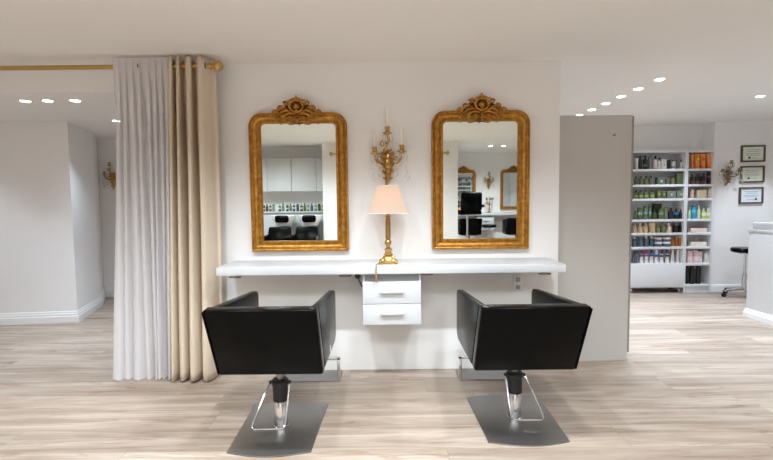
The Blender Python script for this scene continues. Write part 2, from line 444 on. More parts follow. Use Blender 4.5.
def make_mirror(label, group=None):
    t = thing('wall_mirror', label, 'mirror', group=group)
    HW, HT = 0.379, 1.072                # half width, height of the frame without its crest
    IW, B0, T0 = 0.288, 0.083, 0.083
    prof = [(0.0, 0.0), (0.0, 0.036), (0.03, 0.046), (0.12, 0.047), (0.17, 0.038), (0.24, 0.036), (0.30, 0.043), (0.45, 0.047), (0.60, 0.043), (0.72, 0.030), (0.76, 0.028), (0.80, 0.033), (0.90, 0.033), (0.96, 0.026), (1.0, 0.012), (1.0, 0.0)]
    bm = bmesh.new(); n = 10
    out = rounded_outline(HW, 0, HT, 0.105, 0.004, n); inn = rounded_outline(IW, B0, HT - T0, 0.03, 0.003, n)
    rings = []
    for tt, d in prof:
        rings.append([bm.verts.new((o[0] + (i[0] - o[0]) * tt, -d, o[1] + (i[1] - o[1]) * tt)) for o, i in zip(out, inn)])
    k = len(out)
    for a, b in zip(rings, rings[1:]):
        for j in range(k): bm.faces.new((a[j], a[(j + 1) % k], b[(j + 1) % k], b[j]))
    bmesh.ops.recalc_face_normals(bm, faces=list(bm.faces))
    fb = MB(); fb.merge(bm)
    # carved running ornament: a bead string along the outer and inner bands
    def beads(w, z0, z1, rt, step, r, y):
        P = rounded_outline(w, z0, z1, rt, 0.004, 10); P.append(P[0])
        acc = 0.0
        for (a, b_) in zip(P, P[1:]):
            l = math.hypot(b_[0] - a[0], b_[1] - a[1]); q = 0.0
            while acc + (l - q) >= step:
                q += step - acc; acc = 0.0
                u = q / l
                fb.ball((a[0] + (b_[0] - a[0]) * u, y, a[1] + (b_[1] - a[1]) * u), r, 6, 4, (1, 0.7, 1))
            acc += l - q
    beads(HW - 0.007, 0.007, HT - 0.007, 0.1, 0.0175, 0.0062, -0.0455)
    fb.build('frame', M['gilt'], t, angle=30)
    g = MB(); g.prism(rounded_outline(IW + 0.004, B0 - 0.004, HT - T0 + 0.004, 0.03, 0.003, 8), -0.012, -0.008, 'y')
    g.build('mirror_glass', M['mirror'], t, smooth=False)
    c = crest_mesh().build('crest', [M['gilt'], M['gilt_shade']], t, (0, 0, HT - 0.022))
    t.rotation_euler = (R(0.5), 0, 0)
    return t
mir = make_mirror('gilt framed wall mirror on the left reflecting white cupboards and hair-wash chairs')
mir.location = (-0.676, WALL_Y - 0.003, 0.968)
mir2 = dup(mir, (0.735, WALL_Y - 0.003, 0.97), 0.0, 'gilt framed wall mirror on the right reflecting two other gilt mirrors')

# ------------------------------------------------------------------ wall-hung dressing shelf and drawers
sh = MB(); sh.box((-1.208, 3.225, 0.838), (1.265, WALL_Y - 0.001, 0.895), 0.003)
tag(sh.build('vanity_shelf', M['white']), 'long thick white wall-hung shelf running under both gilt mirrors', 'shelf')

dr = thing('drawer_unit', 'small white two-drawer unit hung below the middle of the long shelf', 'drawers', (0.034, 3.27, 0.468))
c = MB()
W2 = 0.209
c.box((-W2, 0.0, 0), (-W2 + 0.016, 0.34, 0.369)); c.box((W2 - 0.016, 0.0, 0), (W2, 0.34, 0.369))
c.box((-W2, 0.016, 0), (W2, 0.34, 0.016)); c.box((-W2 + 0.016, 0.02, 0.3), (W2 - 0.016, 0.33, 0.312)); c.box((-W2 + 0.016, 0.325, 0), (W2 - 0.016, 0.34, 0.369))
c.build('carcass', M['white'], dr, smooth=False)
MB().box((-W2 + 0.016, 0.035, 0.312), (W2 - 0.016, 0.045, 0.368)).build('recessed_panel', M['niche'], dr, smooth=False)
def drawer(z0, z1):
    d = MB().box((-W2 + 0.001, -0.018, z0), (W2 - 0.001, -0.001, z1), 0.0015).build('drawer', M['white'], dr)
    zc = (z0 + z1) / 2 + 0.012
    h = MB()
    h.box((-0.085, -0.048, zc - 0.012), (0.085, -0.036, zc + 0.012), 0.004)
    for s in (-1, 1): h.box((s * 0.072 - 0.012, -0.04, zc - 0.012), (s * 0.072 + 0.012, -0.017, zc + 0.012), 0.003)
    h.build('handle', M['white'], d)
drawer(0.0, 0.147); drawer(0.151, 0.311)
# hair-dryer holders under the shelf
def holder():
    t = thing('dryer_holder', '', 'dryer holder')
    b = MB(); n = 20
    P = [(0.045 * math.cos(R(200 + 320 * k / n)) , 0.035 * math.sin(R(200 + 320 * k / n)), -0.03) for k in range(n + 1)]
    b.tube(P, 0.004, 8); b.build('ring', M['steel'], t)
    s = MB(); s.box((-0.012, -0.012, -0.004), (0.05, 0.012, 0), 0.001); s.tube([(0.04, 0, -0.002), (0.043, 0, -0.03)], 0.004, 8)
    s.build('bracket', M['steel'], t)
    return t
h0 = holder(); h0.location = (-1.12, 3.36, 0.837); h0['label'] = 'wire hair-dryer holder under the shelf end beside the beige curtain'
dup(h0, (-0.31, 3.36, 0.837), 0, 'wire hair-dryer holder under the shelf to the left of the drawers')
dup(h0, (0.30, 3.40, 0.837), 0, 'wire hair-dryer holder under the shelf close to the right of the drawers')
dup(h0, (1.16, 3.36, 0.837), 0, 'wire hair-dryer holder under the shelf end beside the grey partition')
# wall sockets
def socket(name, x, z, w, h, label):
    t = thing(name, label, 'socket', (x, WALL_Y, z))
    MB().box((-w / 2, -0.01, -h / 2), (w / 2, 0, h / 2), 0.003).build('plate', M['trim'], t)
    for s in (-1, 1):
        b = MB(); b.box((-0.016, -0.0125, s * h * 0.24 - 0.016), (0.016, -0.0095, s * h * 0.24 + 0.016), 0.003)
        b.build('outlet', M['niche'], t)
    return t
socket('wall_socket', 1.04, 0.69, 0.075, 0.125, 'white wall socket under the right end of the shelf behind the right chair')
pl = thing('power_plug', 'dark round plug with a short cable beside the drawer unit', 'plug', (-0.232, WALL_Y, 0.765))
MB().lathe([(0.022, 0), (0.024, 0.02), (0.018, 0.035), (0.0, 0.037)], (0, 0, 0), 16, 'y').build('plug_body', M['wood_dark'], pl).scale = (1, -1, 1)
MB().tube([(0, -0.03, -0.005), (0.012, -0.05, -0.03), (0.025, -0.03, -0.065), (0.035, -0.012, -0.09)], 0.005, 8).build('cable', M['wood_dark'], pl)

# ------------------------------------------------------------------ styling chairs
def make_chair(label, group):
    t = thing('styling_chair', label, 'chair', group=group)
    HW = 0.29
    b = MB()
    b.hexa([(-HW, -0.215, 0.40), (HW, -0.215, 0.40), (HW, -0.13, 0.40), (-HW, -0.13, 0.40)],
           [(-HW, -0.415, 0.81), (HW, -0.415, 0.81), (HW, -0.335, 0.815), (-HW, -0.335, 0.815)], 0.014, 3)
    bk = b.build('backrest', M['leather'], t)
    for s in (-1, 1):
        p = MB(); p.tube([(s * (HW - 0.004), -0.217 - 0.004, 0.412), (s * (HW - 0.004), -0.407 - 0.004, 0.80)], 0.0045, 8)
        p.build('piping', M['leather'], bk)
    for s in (-1, 1):
        a = MB(); lo, hi = (HW - 0.048, HW - 0.001) if s > 0 else (-HW + 0.001, -HW + 0.048)
        a.prism([(-0.325, 0.806), (0.43, 0.746), (0.46, 0.725), (0.46, 0.432), (0.40, 0.395), (-0.122, 0.40)], lo, hi, 'x', 0.012, 3)
        o = a.build('armrest', M['leather'], t)
    s_ = MB(); s_.box((-HW + 0.05, -0.17, 0.405), (HW - 0.05, 0.40, 0.52), 0.025, 3)
    s_.build('seat', M['leather'], t)
    u = MB(); u.box((-0.20, -0.14, 0.375), (0.20, 0.30, 0.404), 0.004)
    u.lathe([(0.021, 0.25), (0.021, 0.38)], n=18)
    u.build('seat_support', M['steel'], t)
    c_ = MB(); c_.lathe([(0.045, 0.006), (0.045, 0.012), (0.041, 0.016), (0.041, 0.175), (0.038, 0.18)], n=28)
    col = c_.build('column', M['chrome'], t)
    k = MB(); k.lathe([(0.042, 0.165), (0.045, 0.17), (0.045, 0.262), (0.052, 0.268), (0.052, 0.285), (0.044, 0.296), (0.0, 0.296)], n=28)
    k.box((-0.066, -0.012, 0.268), (0.066, 0.012, 0.284), 0.004)
    k.build('collar', M['black'], col)
    return t
def base_and_pump(t, side):
    # bowed steel plate
    P = []
    for k in range(9): u = k / 8; P.append((-0.228 + 0.456 * u, -0.295 - 0.045 * math.sin(PI * u)))
    for k in range(9): u = k / 8; P.append((0.245 - 0.49 * u, 0.295 + 0.035 * math.sin(PI * u)))
    MB().prism(P, 0.0, 0.008, 'z', 0.002).build('base_plate', M['steel'], t)
    # stirrup shaped foot pump hanging from the collar
    P = [(side * 0.062, 0.0, 0.272), (side * 0.07, -0.012, 0.255), (side * 0.135, -0.11, 0.075), (side * 0.138, -0.12, 0.055), (side * 0.128, -0.128, 0.048),
         (side * 0.0 - side * 0.03, -0.11, 0.042), (-side * 0.042, -0.104, 0.048), (-side * 0.046, -0.095, 0.06), (-side * 0.056, -0.012, 0.25), (-side * 0.054, 0.0, 0.272)]
    MB().tube(P, 0.0065, 10).build('foot_pump', M['chrome'], t)
chairL = make_chair('black leather box styling chair in front of the left mirror, next to the curtain', 'black styling chairs')
chairR = dup(chairL, (0.782, 2.78, 0), 0, 'black leather box styling chair in front of the right mirror, next to the partition')
chairL.location = (-0.648, 2.70, 0)
for ch in chairR.children:                      # this one is pumped a little lower
    if ch.name.split('.')[0] in ('backrest', 'armrest', 'seat', 'seat_support'): ch.location.z -= 0.02
base_and_pump(chairL, -1); base_and_pump(chairR, 1)
tg = MB().box((0.2895, 0.115, 0.415), (0.2915, 0.14, 0.455)).build('care_tag', M['tag'], chairL); tg['label'] = 'small white tag on the armrest'
# floor foot rests against the wall
def footrest(x0, x1, label):
    xc = (x0 + x1) / 2; w = (x1 - x0) / 2
    t = thing('foot_rest', label, 'foot rest', (xc, 3.5, 0))
    MB().box((-w, -0.115, 0), (w, 0.105, 0.007), 0.002).build('plate', M['steel'], t)
    b = MB(); y = -0.09; q = w - 0.012
    b.box((-q - 0.011, y - 0.011, 0.006), (-q + 0.011, y + 0.011, 0.18), 0.002); b.box((q - 0.011, y - 0.011, 0.006), (q + 0.011, y + 0.011, 0.18), 0.002)
    b.box((-q - 0.011, y - 0.011, 0.16), (q + 0.011, y + 0.011, 0.182), 0.002)
    b.build('bar', M['chrome'], t)
footrest(-0.80, -0.36, 'steel foot rest on the floor between the left chair and the wall')
footrest(0.535, 0.95, 'steel foot rest on the floor between the right chair and the wall')

# ------------------------------------------------------------------ table lamp
lamp = thing('table_lamp', 'lit brass table lamp with a cream square shade on the white shelf', 'lamp', (0.011, 3.375, 0.8955))
b = MB()
b.box((-0.062, -0.062, 0), (0.062, 0.062, 0.012), 0.003); b.box((-0.056, -0.056, 0.012), (0.056, 0.056, 0.022), 0.004)
b.hexa([(-0.05, -0.05, 0.022), (0.05, -0.05, 0.022), (0.05, 0.05, 0.022), (-0.05, 0.05, 0.022)], [(-0.026, -0.026, 0.062), (0.026, -0.026, 0.062), (0.026, 0.026, 0.062), (-0.026, 0.026, 0.062)], 0.005)
for sx in (-1, 1):
    for sy in (-1, 1): b.ball((sx * 0.055, sy * 0.055, 0.012), 0.014, 10, 7)
    b.tube([(sx * 0.02, -0.05, 0.03), (sx * 0.04, -0.052, 0.05), (sx * 0.03, -0.04, 0.07)], [0.006, 0.009, 0.004], 8)
b.box((-0.031, -0.031, 0.062), (0.031, 0.031, 0.07), 0.002); b.box((-0.024, -0.024, 0.07), (0.024, 0.024, 0.098), 0.003); b.box((-0.029, -0.029, 0.098), (0.029, 0.029, 0.105), 0.002)
b.build('base', M['brass'], lamp)
b = MB()
b.lathe([(0.012, 0.105), (0.022, 0.112), (0.012, 0.12), (0.016, 0.13), (0.026, 0.15), (0.024, 0.165), (0.014, 0.176), (0.021, 0.182), (0.021, 0.188), (0.0165, 0.192)], n=20)
b.lathe([(0.0165, 0.19), (0.0145, 0.325), (0.019, 0.33), (0.014, 0.338), (0.024, 0.347), (0.024, 0.352), (0.012, 0.356), (0.012, 0.372)], n=20)
for k in range(10):
    a = 2 * PI * k / 10
    b.tube([(0.016 * math.cos(a), 0.016 * math.sin(a), 0.194), (0.0142 * math.cos(a), 0.0142 * math.sin(a), 0.324)], 0.0034, 6)
b.build('column', M['brass'], lamp)
def frustum(b, w0, w1, z0, z1, th):
    t = bmesh.new()
    rings = []
    for w, z in ((w0, z0), (w1, z1), (w1 - th, z1), (w0 - th, z0)):
        rings.append([t.verts.new((sx * w, sy * w, z)) for sx, sy in ((-1, -1), (1, -1), (1, 1), (-1, 1))])
    for i in range(4):
        a, c2 = rings[i], rings[(i + 1) % 4]
        for j in range(4): t.faces.new((a[j], a[(j + 1) % 4], c2[(j + 1) % 4], c2[j]))
    bmesh.ops.recalc_face_normals(t, faces=list(t.faces)); b.merge(t)
b = MB(); frustum(b, 0.143, 0.074, 0.37, 0.568, 0.0015)
shade = b.build('shade', M['shade'], lamp, smooth=False)
for w0, w1, za, zb in ((0.0755, 0.0745, 0.562, 0.571), (0.1445, 0.1425, 0.368, 0.373)):
    b = MB(); frustum(b, w0, w1, za, zb, 0.003); b.build('trim', M['shade_trim'], shade, smooth=False)
b = MB(); b.lathe([(0.011, 0.372), (0.013, 0.40), (0.026, 0.425), (0.028, 0.445), (0.018, 0.468), (0.0, 0.474)], n=16); b.build('bulb', M['bulb'], lamp)
b = MB(); b.tube([(0, 0, 0.37), (0.03, 0, 0.40), (0.032, 0, 0.48), (0, 0, 0.55)], 0.002, 6); b.tube([(-0.073, 0, 0.562), (0.073, 0, 0.562)], 0.0018, 6); b.tube([(0, -0.073, 0.562), (0, 0.073, 0.562)], 0.0018, 6)
b.build('harp', M['brass'], lamp)
b = MB()
b.tube([(-0.05, -0.03, 0.006), (-0.075, -0.06, 0.004), (-0.086, -0.10, 0.0042), (-0.087, -0.148, 0.005), (-0.087, -0.158, -0.002), (-0.088, -0.160, -0.04), (-0.088, -0.160, -0.058)], 0.0036, 8)
b.tube([(-0.088, -0.160, -0.10), (-0.085, -0.158, -0.108), (-0.078, -0.150, -0.118)], 0.003, 8)
cord = b.build('cord', M['cordgold'], lamp)
MB().box((-0.097, -0.168, -0.102), (-0.079, -0.152, -0.056), 0.004).build('switch', M['brass'], cord)

# ------------------------------------------------------------------ wall sconces
def bez(p0, p1, p2, p3, n=12):
    p0, p1, p2, p3 = map(Vector, (p0, p1, p2, p3)); out = []
    for i in range(n + 1):
        t = i / n; out.append(tuple(p0 * (1 - t) ** 3 + p1 * 3 * t * (1 - t) ** 2 + p2 * 3 * t * t * (1 - t) + p3 * t ** 3))
    return out
def drop(b, x, y, z, L, r):
    b.ball((x, y, z), 0.0045, 8, 6)
    b.lathe([(0.0, 0), (r * 0.5, 0.006), (r, L * 0.55), (r * 0.6, L * 0.8), (0.0, L)], (x, y, z - 0.006 - L), 7, sy=0.6)
def make_sconce(label, candles=True):
    """origin at the wall, at the height of the lower tip"""
    t = thing('wall_sconce', label, 'sconce')
    b = MB()
    b.tube([(-0.01, -0.012, 0.0), (-0.004, -0.02, 0.03), (0.008, -0.028, 0.09), (0.004, -0.03, 0.15), (-0.004, -0.03, 0.21), (0.0, -0.024, 0.27)], [0.010, 0.017, 0.024, 0.034, 0.027, 0.012], 12)
    for s in (-1, 1):
        for z, l, w in ((0.04, 0.026, 0.009), (0.085, 0.036, 0.012), (0.13, 0.048, 0.013), (0.175, 0.05, 0.013), (0.22, 0.036, 0.010)):
            b.tube([(s * 0.008, -0.03, z), (s * (0.012 + l * 0.5), -0.045, z + l * 0.55), (s * (0.012 + l * 0.82), -0.04, z + l * 0.75), (s * (0.01 + l), -0.03, z + l * 0.5)], [w * 0.6, w, w * 0.7, 0.003], 8)
        P = spiral(s * 0.035, 0.245, 0.03, 1.3, R(90), s, 22, -0.035)
        b.tube(P, [0.008 * (1 - 0.5 * i / 21) for i in range(22)], 8)
    for k in range(5):
        b.tube([(0, -0.052, 0.05 + 0.04 * k), (0.006 * (-1) ** k, -0.066, 0.075 + 0.04 * k), (0, -0.05, 0.10 + 0.04 * k)], [0.006, 0.011, 0.004], 8)
    b.ball((-0.01, -0.014, -0.002), 0.010)
    body = b.build('backplate', M['brass'], t)
    tips = ((-0.098, -0.085, 0.255), (0.110, -0.085, 0.268), (0.0, -0.10, 0.405))
    for i, (x, y, z) in enumerate(tips):
        a = MB()
        if i < 2:
            s = -1 if x < 0 else 1
            a.tube(bez((s * 0.012, -0.035, 0.14), (s * 0.045, -0.09, 0.16), (x * 0.95, y, 0.15), (x, y, z - 0.03), 16), [0.009 - 0.003 * k / 16 for k in range(17)], 10)
            P = spiral(x * 0.6, 0.2, 0.028, 1.2, R(-60), s, 20, -0.065); a.tube(P, [0.006 * (1 - 0.4 * k / 19) for k in range(20)], 8)
        else:
            a.tube(bez((0, -0.03, 0.24), (-0.06, -0.08, 0.27), (0.05, -0.11, 0.33), (x, y, z - 0.03), 16), [0.010 - 0.003 * k / 16 for k in range(17)], 10)
            P = spiral(-0.035, 0.315, 0.028, 1.25, R(0), 1, 20, -0.07); a.tube(P, [0.007 * (1 - 0.4 * k / 19) for k in range(20)], 8)
        a.lathe([(0.004, -0.035), (0.012, -0.028), (0.034, -0.014), (0.037, -0.009), (0.034, -0.008), (0.012, -0.012), (0.009, -0.006)], (x, y, z), 20)
        a.lathe([(0.012, -0.01), (0.020, 0.0), (0.016, 0.012), (0.019, 0.026), (0.021, 0.036), (0.015, 0.036)], (x, y, z), 16)
        arm = a.build('arm', M['brass'], t)
        if candles:
            q = MB(); q.lathe([(0.0105, 0.02), (0.0105, 0.165), (0.0085, 0.17), (0.0, 0.172)], (x, y, z), 16); q.build('candle', M['candle'], arm)
        for k in range(7):
            an = 2 * PI * k / 7 + 0.3
            d = MB(); drop(d, x + 0.034 * math.cos(an), y + 0.034 * math.sin(an), z - 0.016, 0.05 if k % 2 else 0.068, 0.010); d.build('crystal_drop', M['crystal'], arm)
    for x, z, L in ((-0.125, 0.13, 0.07), (0.135, 0.14, 0.075), (-0.06, 0.12, 0.05), (0.068, 0.12, 0.05), (0.155, 0.10, 0.06), (-0.11, 0.09, 0.055)):
        d = MB(); d.tube([(x, -0.085, z + 0.09), (x, -0.085, z)], 0.0012, 5); drop(d, x, -0.085, z, L, 0.013); d.build('crystal_drop', M['crystal'], body)
    return t
sc1 = make_sconce('gilt three-candle wall sconce with crystal drops above the table lamp')
sc1.location = (0.014, WALL_Y, 1.475)
sc2 = make_sconce('gilt wall sconce with crystal drops beside the framed certificates')
for ch in list(sc2.children):
    for g in list(ch.children):
        if g.name.startswith('candle'): bpy.data.objects.remove(g)
for ch in sc2.children:
    ch.data.materials[0] = M['aged'] if ch.data.materials[0] == M['brass'] else ch.data.materials[0]
sc2.location = (4.84, 6.58, 1.53); sc2.scale = (1.1, 1, 0.78)
sc3 = dup(sc1, (-3.925, 6.68, 1.57), 0, 'gilt crystal wall sconce in the far left room, half hidden by the curtain'); sc3.scale = (0.9, 1, 0.86)
for ch in list(sc3.children):
    for g in list(ch.children):
        if g.name.startswith('candle'): bpy.data.objects.remove(g)

# ------------------------------------------------------------------ curtain rod and curtains
rod = thing('curtain_rod', 'matt gold curtain rod with a ball finial across the left opening', 'curtain rod', (-1.215, 3.42, 2.3485))
MB().lathe([(0.0165, -4.3), (0.0165, -0.06)], (0, 0, 0), 20, 'x').build('rod', M['rodbrass'], rod)
MB().lathe([(0.0165, -0.062), (0.02, -0.06), (0.02, -0.048), (0.013, -0.046), (0.013, -0.034), (0.022, -0.032)] + [(0.037 * math.sin(PI * k / 10), -0.037 * math.cos(PI * k / 10)) for k in range(2, 11)], (0, 0, 0), 20, 'x').build('finial', M['rodbrass'], rod)
b = MB(); b.box((-0.155, 0.0, -0.012), (-0.135, 0.208, 0.012), 0.003); b.lathe([(0.03, 0), (0.03, 0.008)], (-0.145, 0.201, 0), 16, 'y'); b.lathe([(0.021, -0.008), (0.021, 0.008)], (-0.145, 0, 0), 16, 'x')
b.build('bracket', M['rodbrass'], rod)

def crv(pts, t):
    """Catmull-Rom through the plan points"""
    n = len(pts) - 1; f = min(max(t * n, 0), n - 1e-6); k = int(f); u = f - k
    p = [pts[max(k - 1, 0)], pts[k], pts[k + 1], pts[min(k + 2, n)]]
    return tuple(0.5 * (2 * b + (c - a) * u + (2 * a - 5 * b + 4 * c - d) * u * u + (3 * b - a - 3 * c + d) * u ** 3) for a, b, c, d in zip(*p))
def curtain(name, label, m, plan, deep, thick, eyelets, tail=False):
    """pleated cloth; plan lists (x at the rod, x at the hem, depth of the fold): pleats open out towards the hem"""
    nu, nv = (len(plan) - 1) * 7, 36
    RY, z1, z0 = 3.42, 2.405, 0.012
    V = []; bm = bmesh.new(); front = [p if i > len(plan) - 4 and tail else (p[0], p[1], min(p[2], 1 if tail else -0.024)) for i, p in enumerate(plan)]
    for j in range(nv + 1):
        v = j / nv; row = []; q = min(1.0, v / 0.16); q = q * q * (3 - 2 * q)
        for i in range(nu + 1):
            xt, xb, d = crv(plan, i / nu)
            d = d * (1.35 if tail else 1.0) * q + crv(front, i / nu)[2] * (1 - q)
            w = v ** 1.15; xb += 0.02
            x = xt + (xb - xt) * w + 0.006 * math.sin(5 * v + i * 0.21) * v
            d = d * (1 + (deep - 1) * v) + 0.010 * math.sin(3.1 * v + i * 0.13) * v
            z = z1 + (z0 - z1) * v
            if j == nv: z += 0.006 + 0.006 * math.sin(i * 0.3)
            row.append(bm.verts.new((x, RY + d + 0.05 * v, z)))
        V.append(row)
    for j in range(nv):
        for i in range(nu): bm.faces.new((V[j][i], V[j][i + 1], V[j + 1][i + 1], V[j + 1][i]))
    b = MB(); b.merge(bm)
    cx = sum(p[1] for p in plan) / len(plan)
    t = thing(name, label, 'curtain', (cx, RY, 0))
    o = b.build('cloth', m, t, angle=180); o.location = (-cx, -RY, 0)
    if thick:
        md = o.modifiers.new('thick', 'SOLIDIFY'); md.thickness = thick; md.offset = 0
    for x in eyelets:
        g = MB()
        g.tube([(x, RY + 0.027 * math.cos(2 * PI * q / 18), 2.3485 + 0.027 * math.sin(2 * PI * q / 18)) for q in range(19)], 0.005, 8, cap=False)
        e = g.build('eyelet', M['wood_dark'], t); e.location = (-cx, -RY, 0)
    return t
DRAPE = [(-1.582, -1.668, 0.02), (-1.562, -1.655, -0.03), (-1.535, -1.638, -0.035), (-1.554, -1.622, 0.04), (-1.538, -1.614, 0.03), (-1.504, -1.598, -0.03), (-1.482, -1.559, -0.04), (-1.503, -1.536, 0.05), (-1.484, -1.528, 0.05), (-1.43, -1.504, -0.035), (-1.399, -1.465, -0.04), (-1.416, -1.442, 0.045), (-1.401, -1.434, 0.045), (-1.352, -1.418, -0.03), (-1.32, -1.385, -0.04), (-1.288, -1.35, -0.005), (-1.27, -1.33, 0.03), (-1.245, -1.308, 0.035)]
SHEER = [(-1.966, -2.127, 0.0), (-1.938, -2.111, -0.03), (-1.917, -2.063, -0.03), (-1.934, -2.04, 0.02), (-1.901, -2.032, -0.02), (-1.873, -2.0, -0.03), (-1.886, -1.98, 0.02), (-1.853, -1.969, -0.02), (-1.823, -1.913, -0.03), (-1.835, -1.874, 0.02), (-1.803, -1.866, -0.02), (-1.772, -1.842, -0.03), (-1.794, -1.819, 0.04), (-1.774, -1.811, 0.03), (-1.737, -1.799, -0.02), (-1.707, -1.783, -0.03), (-1.717, -1.779, 0.02), (-1.687, -1.771, -0.02), (-1.66, -1.756, -0.03), (-1.67, -1.74, 0.02), (-1.639, -1.732, -0.02), (-1.613, -1.724, -0.03), (-1.622, -1.708, 0.02), (-1.596, -1.701, -0.02), (-1.569, -1.681, -0.03), (-1.578, -1.669, 0.02)]
curtain('sheer_curtain', 'long sheer grey-white curtain hanging from the gold rod beside the left opening', M['sheer'], SHEER, 1.4, 0, (-1.785,))
curtain('drape_curtain', 'long beige drape hanging from the gold rod between sheer curtain and left mirror', M['drape'], DRAPE, 1.5, 0.003, (-1.30,), True)

# ------------------------------------------------------------------ retail shelving on the right
SY = 6.53       # front plane
rows = [1.77, 1.55, 1.352, 1.055, 0.862, 0.662, 0.422]
def bookcase(x0, x1, label, low):
    t = thing('product_shelving', label, 'shelving', ((x0 + x1) / 2, SY, 0))
    w = (x1 - x0) / 2; T = 0.02; TOP = 2.028
    b = MB()
    for s in (-1, 1):
        b.box((s * w - (T if s > 0 else 0), 0, 0.0 if low else 0.07), (s * w + (T if s < 0 else 0), 0.28, TOP))
    b.box((-w + T, 0, TOP - 0.03), (w - T, 0.28, TOP)); b.box((-w + T, 0.27, 0.08), (w - T, 0.28, TOP - 0.03))
    b.build('carcass', M['shelf_white'], t, smooth=False)
    for z in rows:
        MB().box((-w + T, 0.004, z - 0.032), (w - T, 0.27, z), 0.001).build('shelf_board', M['shelf_white'], t)
    if low:
        MB().box((-w + T, 0.004, 0.085), (w - T, 0.27, 0.115), 0.001).build('shelf_board', M['shelf_white'], t)
        MB().box((-w + T, 0.02, 0.0), (w - T, 0.035, 0.085)).build('plinth', M['shelf_white'], t)
    else:
        MB().box((-w + 0.002, -0.018, 0.085), (w - 0.002, -0.001, 0.424), 0.002).build('front_panel', M['shelf_white'], t)
        MB().box((-w + T, 0.03, 0.07), (w - T, 0.27, 0.09)).build('bottom_board', M['shelf_white'], t)
        for x in (-w + 0.05, w - 0.05):
            for y in (0.04, 0.24):
                c = MB(); c.lathe([(0.028, -0.012), (0.034, -0.008), (0.034, 0.008), (0.028, 0.012)], (x, y, 0.034), 18, 'x'); c.box((x - 0.015, y - 0.012, 0.034), (x + 0.015, y + 0.012, 0.071), 0.003)
                c.build('caster', M['chrome'], t)
    return t
bookcase(3.46, 4.247, 'wide white shelving unit on casters packed with hair products', False)
bookcase(4.251, 4.64, 'narrow white shelving unit with orange tubes on top and black tubes at the bottom', True)

PM = {}
def pm(rgb, rough=0.4, kind='solid'):
    k = (rgb, rough, kind)
    if k not in PM: PM[k] = mat('pack_%d_%d_%d' % rgb, rgb, rough, var=0.06, scale=25)
    return PM[k]
BLACK, WHITE, GREY = (24, 24, 26), (228, 226, 226), (128, 134, 138)
OLIVE, DGREEN = (98, 104, 66), (56, 68, 46)
wname = ['slate', 'maroon', 'olive', 'pale green', 'blue-grey', 'sea green', 'brown', 'moss green', 'dark blue']
ORD = ['first', 'second', 'third', 'fourth', 'fifth', 'sixth', 'seventh', 'eighth', 'ninth', 'tenth', 'eleventh', 'twelfth', 'thirteenth', 'fourteenth', 'fifteenth', 'sixteenth', 'seventeenth']
def bottle(kind, x, z, w, h, body, cap, lab, y, label, cat, group, name):
    """w is the full width; kinds: bottle, pump, box, tube, jar, tin"""
    r = w / 2
    root = None
    b = MB()
    if kind == 'bottle':
        hb = h * 0.74
        b.lathe([(r * 0.92, 0), (r, 0.004), (r, hb * 0.82), (r * 0.9, hb * 0.93), (r * 0.42, hb), (r * 0.4, hb * 1.03)], n=16)
    elif kind == 'can':
        hb = h * 0.84
        b.lathe([(r * 0.95, 0), (r, 0.004), (r, hb), (r * 0.93, hb + 0.004)], n=16)
    elif kind == 'box':
        b.box((-r, -0.035, 0), (r, 0.035, h), 0.0015)
    elif kind == 'tube':      # stands on its cap, crimped top
        t = bmesh.new(); n = 16; rings = []
        for q in range(7):
            u = q / 6; zz = h * (0.16 + 0.84 * u)
            rings.append([t.verts.new((r * math.cos(2 * PI * k / n) * (0.86 + 0.14 * u), r * math.sin(2 * PI * k / n) * (0.9 - 0.86 * u), zz)) for k in range(n)])
        for a, c in zip(rings, rings[1:]):
            for k in range(n): t.faces.new((a[k], a[(k + 1) % n], c[(k + 1) % n], c[k]))
        t.faces.new(rings[0][::-1]); t.faces.new(rings[-1]); b.merge(t)
    elif kind == 'upright':   # tapered tube lying crimp down in the tray, coloured cap on top
        b.lathe([(r * 1.0, 0.0), (r * 0.95, 0.01), (r * 0.66, h * 0.66), (r * 0.5, h * 0.72), (r * 0.3, h * 0.74)], n=16, sy=0.6)
    elif kind == 'jar':
        b.lathe([(r * 0.95, 0), (r, 0.004), (r, h * 0.6), (r * 0.96, h * 0.62)], n=20)
    root = b.build(name, pm(body), loc=(x, y, z))
    tag(root, label, cat, group)
    c = MB(); has = True
    if kind == 'bottle': c.lathe([(r * 0.46, h * 0.745), (r * 0.46, h * 0.99), (r * 0.4, h)], n=14)
    elif kind == 'can': c.lathe([(r * 0.9, h * 0.845), (r * 0.9, h * 0.96), (r * 0.7, h)], n=16)
    elif kind == 'tube': c.lathe([(r * 0.82, 0), (r * 0.86, h * 0.15), (r * 0.8, h * 0.165)], n=16)
    elif kind == 'upright': c.lathe([(r * 0.52, h * 0.70), (r * 0.55, h * 0.98), (r * 0.45, h)], n=14)
    elif kind == 'jar': c.lathe([(r * 1.02, h * 0.62), (r * 1.02, h * 0.97), (r * 0.97, h)], n=20)
    else: has = False
    if has and cap: c.build('lid' if kind == 'jar' else 'cap', pm(cap), root)
    elif has: c.bm.free()
    else: c.bm.free()
    if lab:
        l = MB(); col, z0, z1, ww = lab
        if kind == 'box': l.lathe([(ww * r, -0.0365), (ww * r, -0.0348)], (0, 0, h * (z0 + z1) / 2), 20, 'y', 1.0, 1.0)
        elif kind in ('tube', 'upright'):
            if kind == 'upright': l.lathe([(r * 1.02 * (1 - 0.45 * z0), h * z0), (r * 1.02 * (1 - 0.45 * z1), h * z1)], n=16, sy=0.62)
            else: l.lathe([(ww * r, -r * 0.95), (ww * r, -r * 0.5)], (0, 0, h * (z0 + z1) / 2), 16, 'y')
        else: l.lathe([(r * 1.012, h * z0), (r * 1.012, h * z1)], n=16)
        l.build('printed_label', pm(col), root)
    return root
UPPER, LOWER = 0.01417, 0.01425
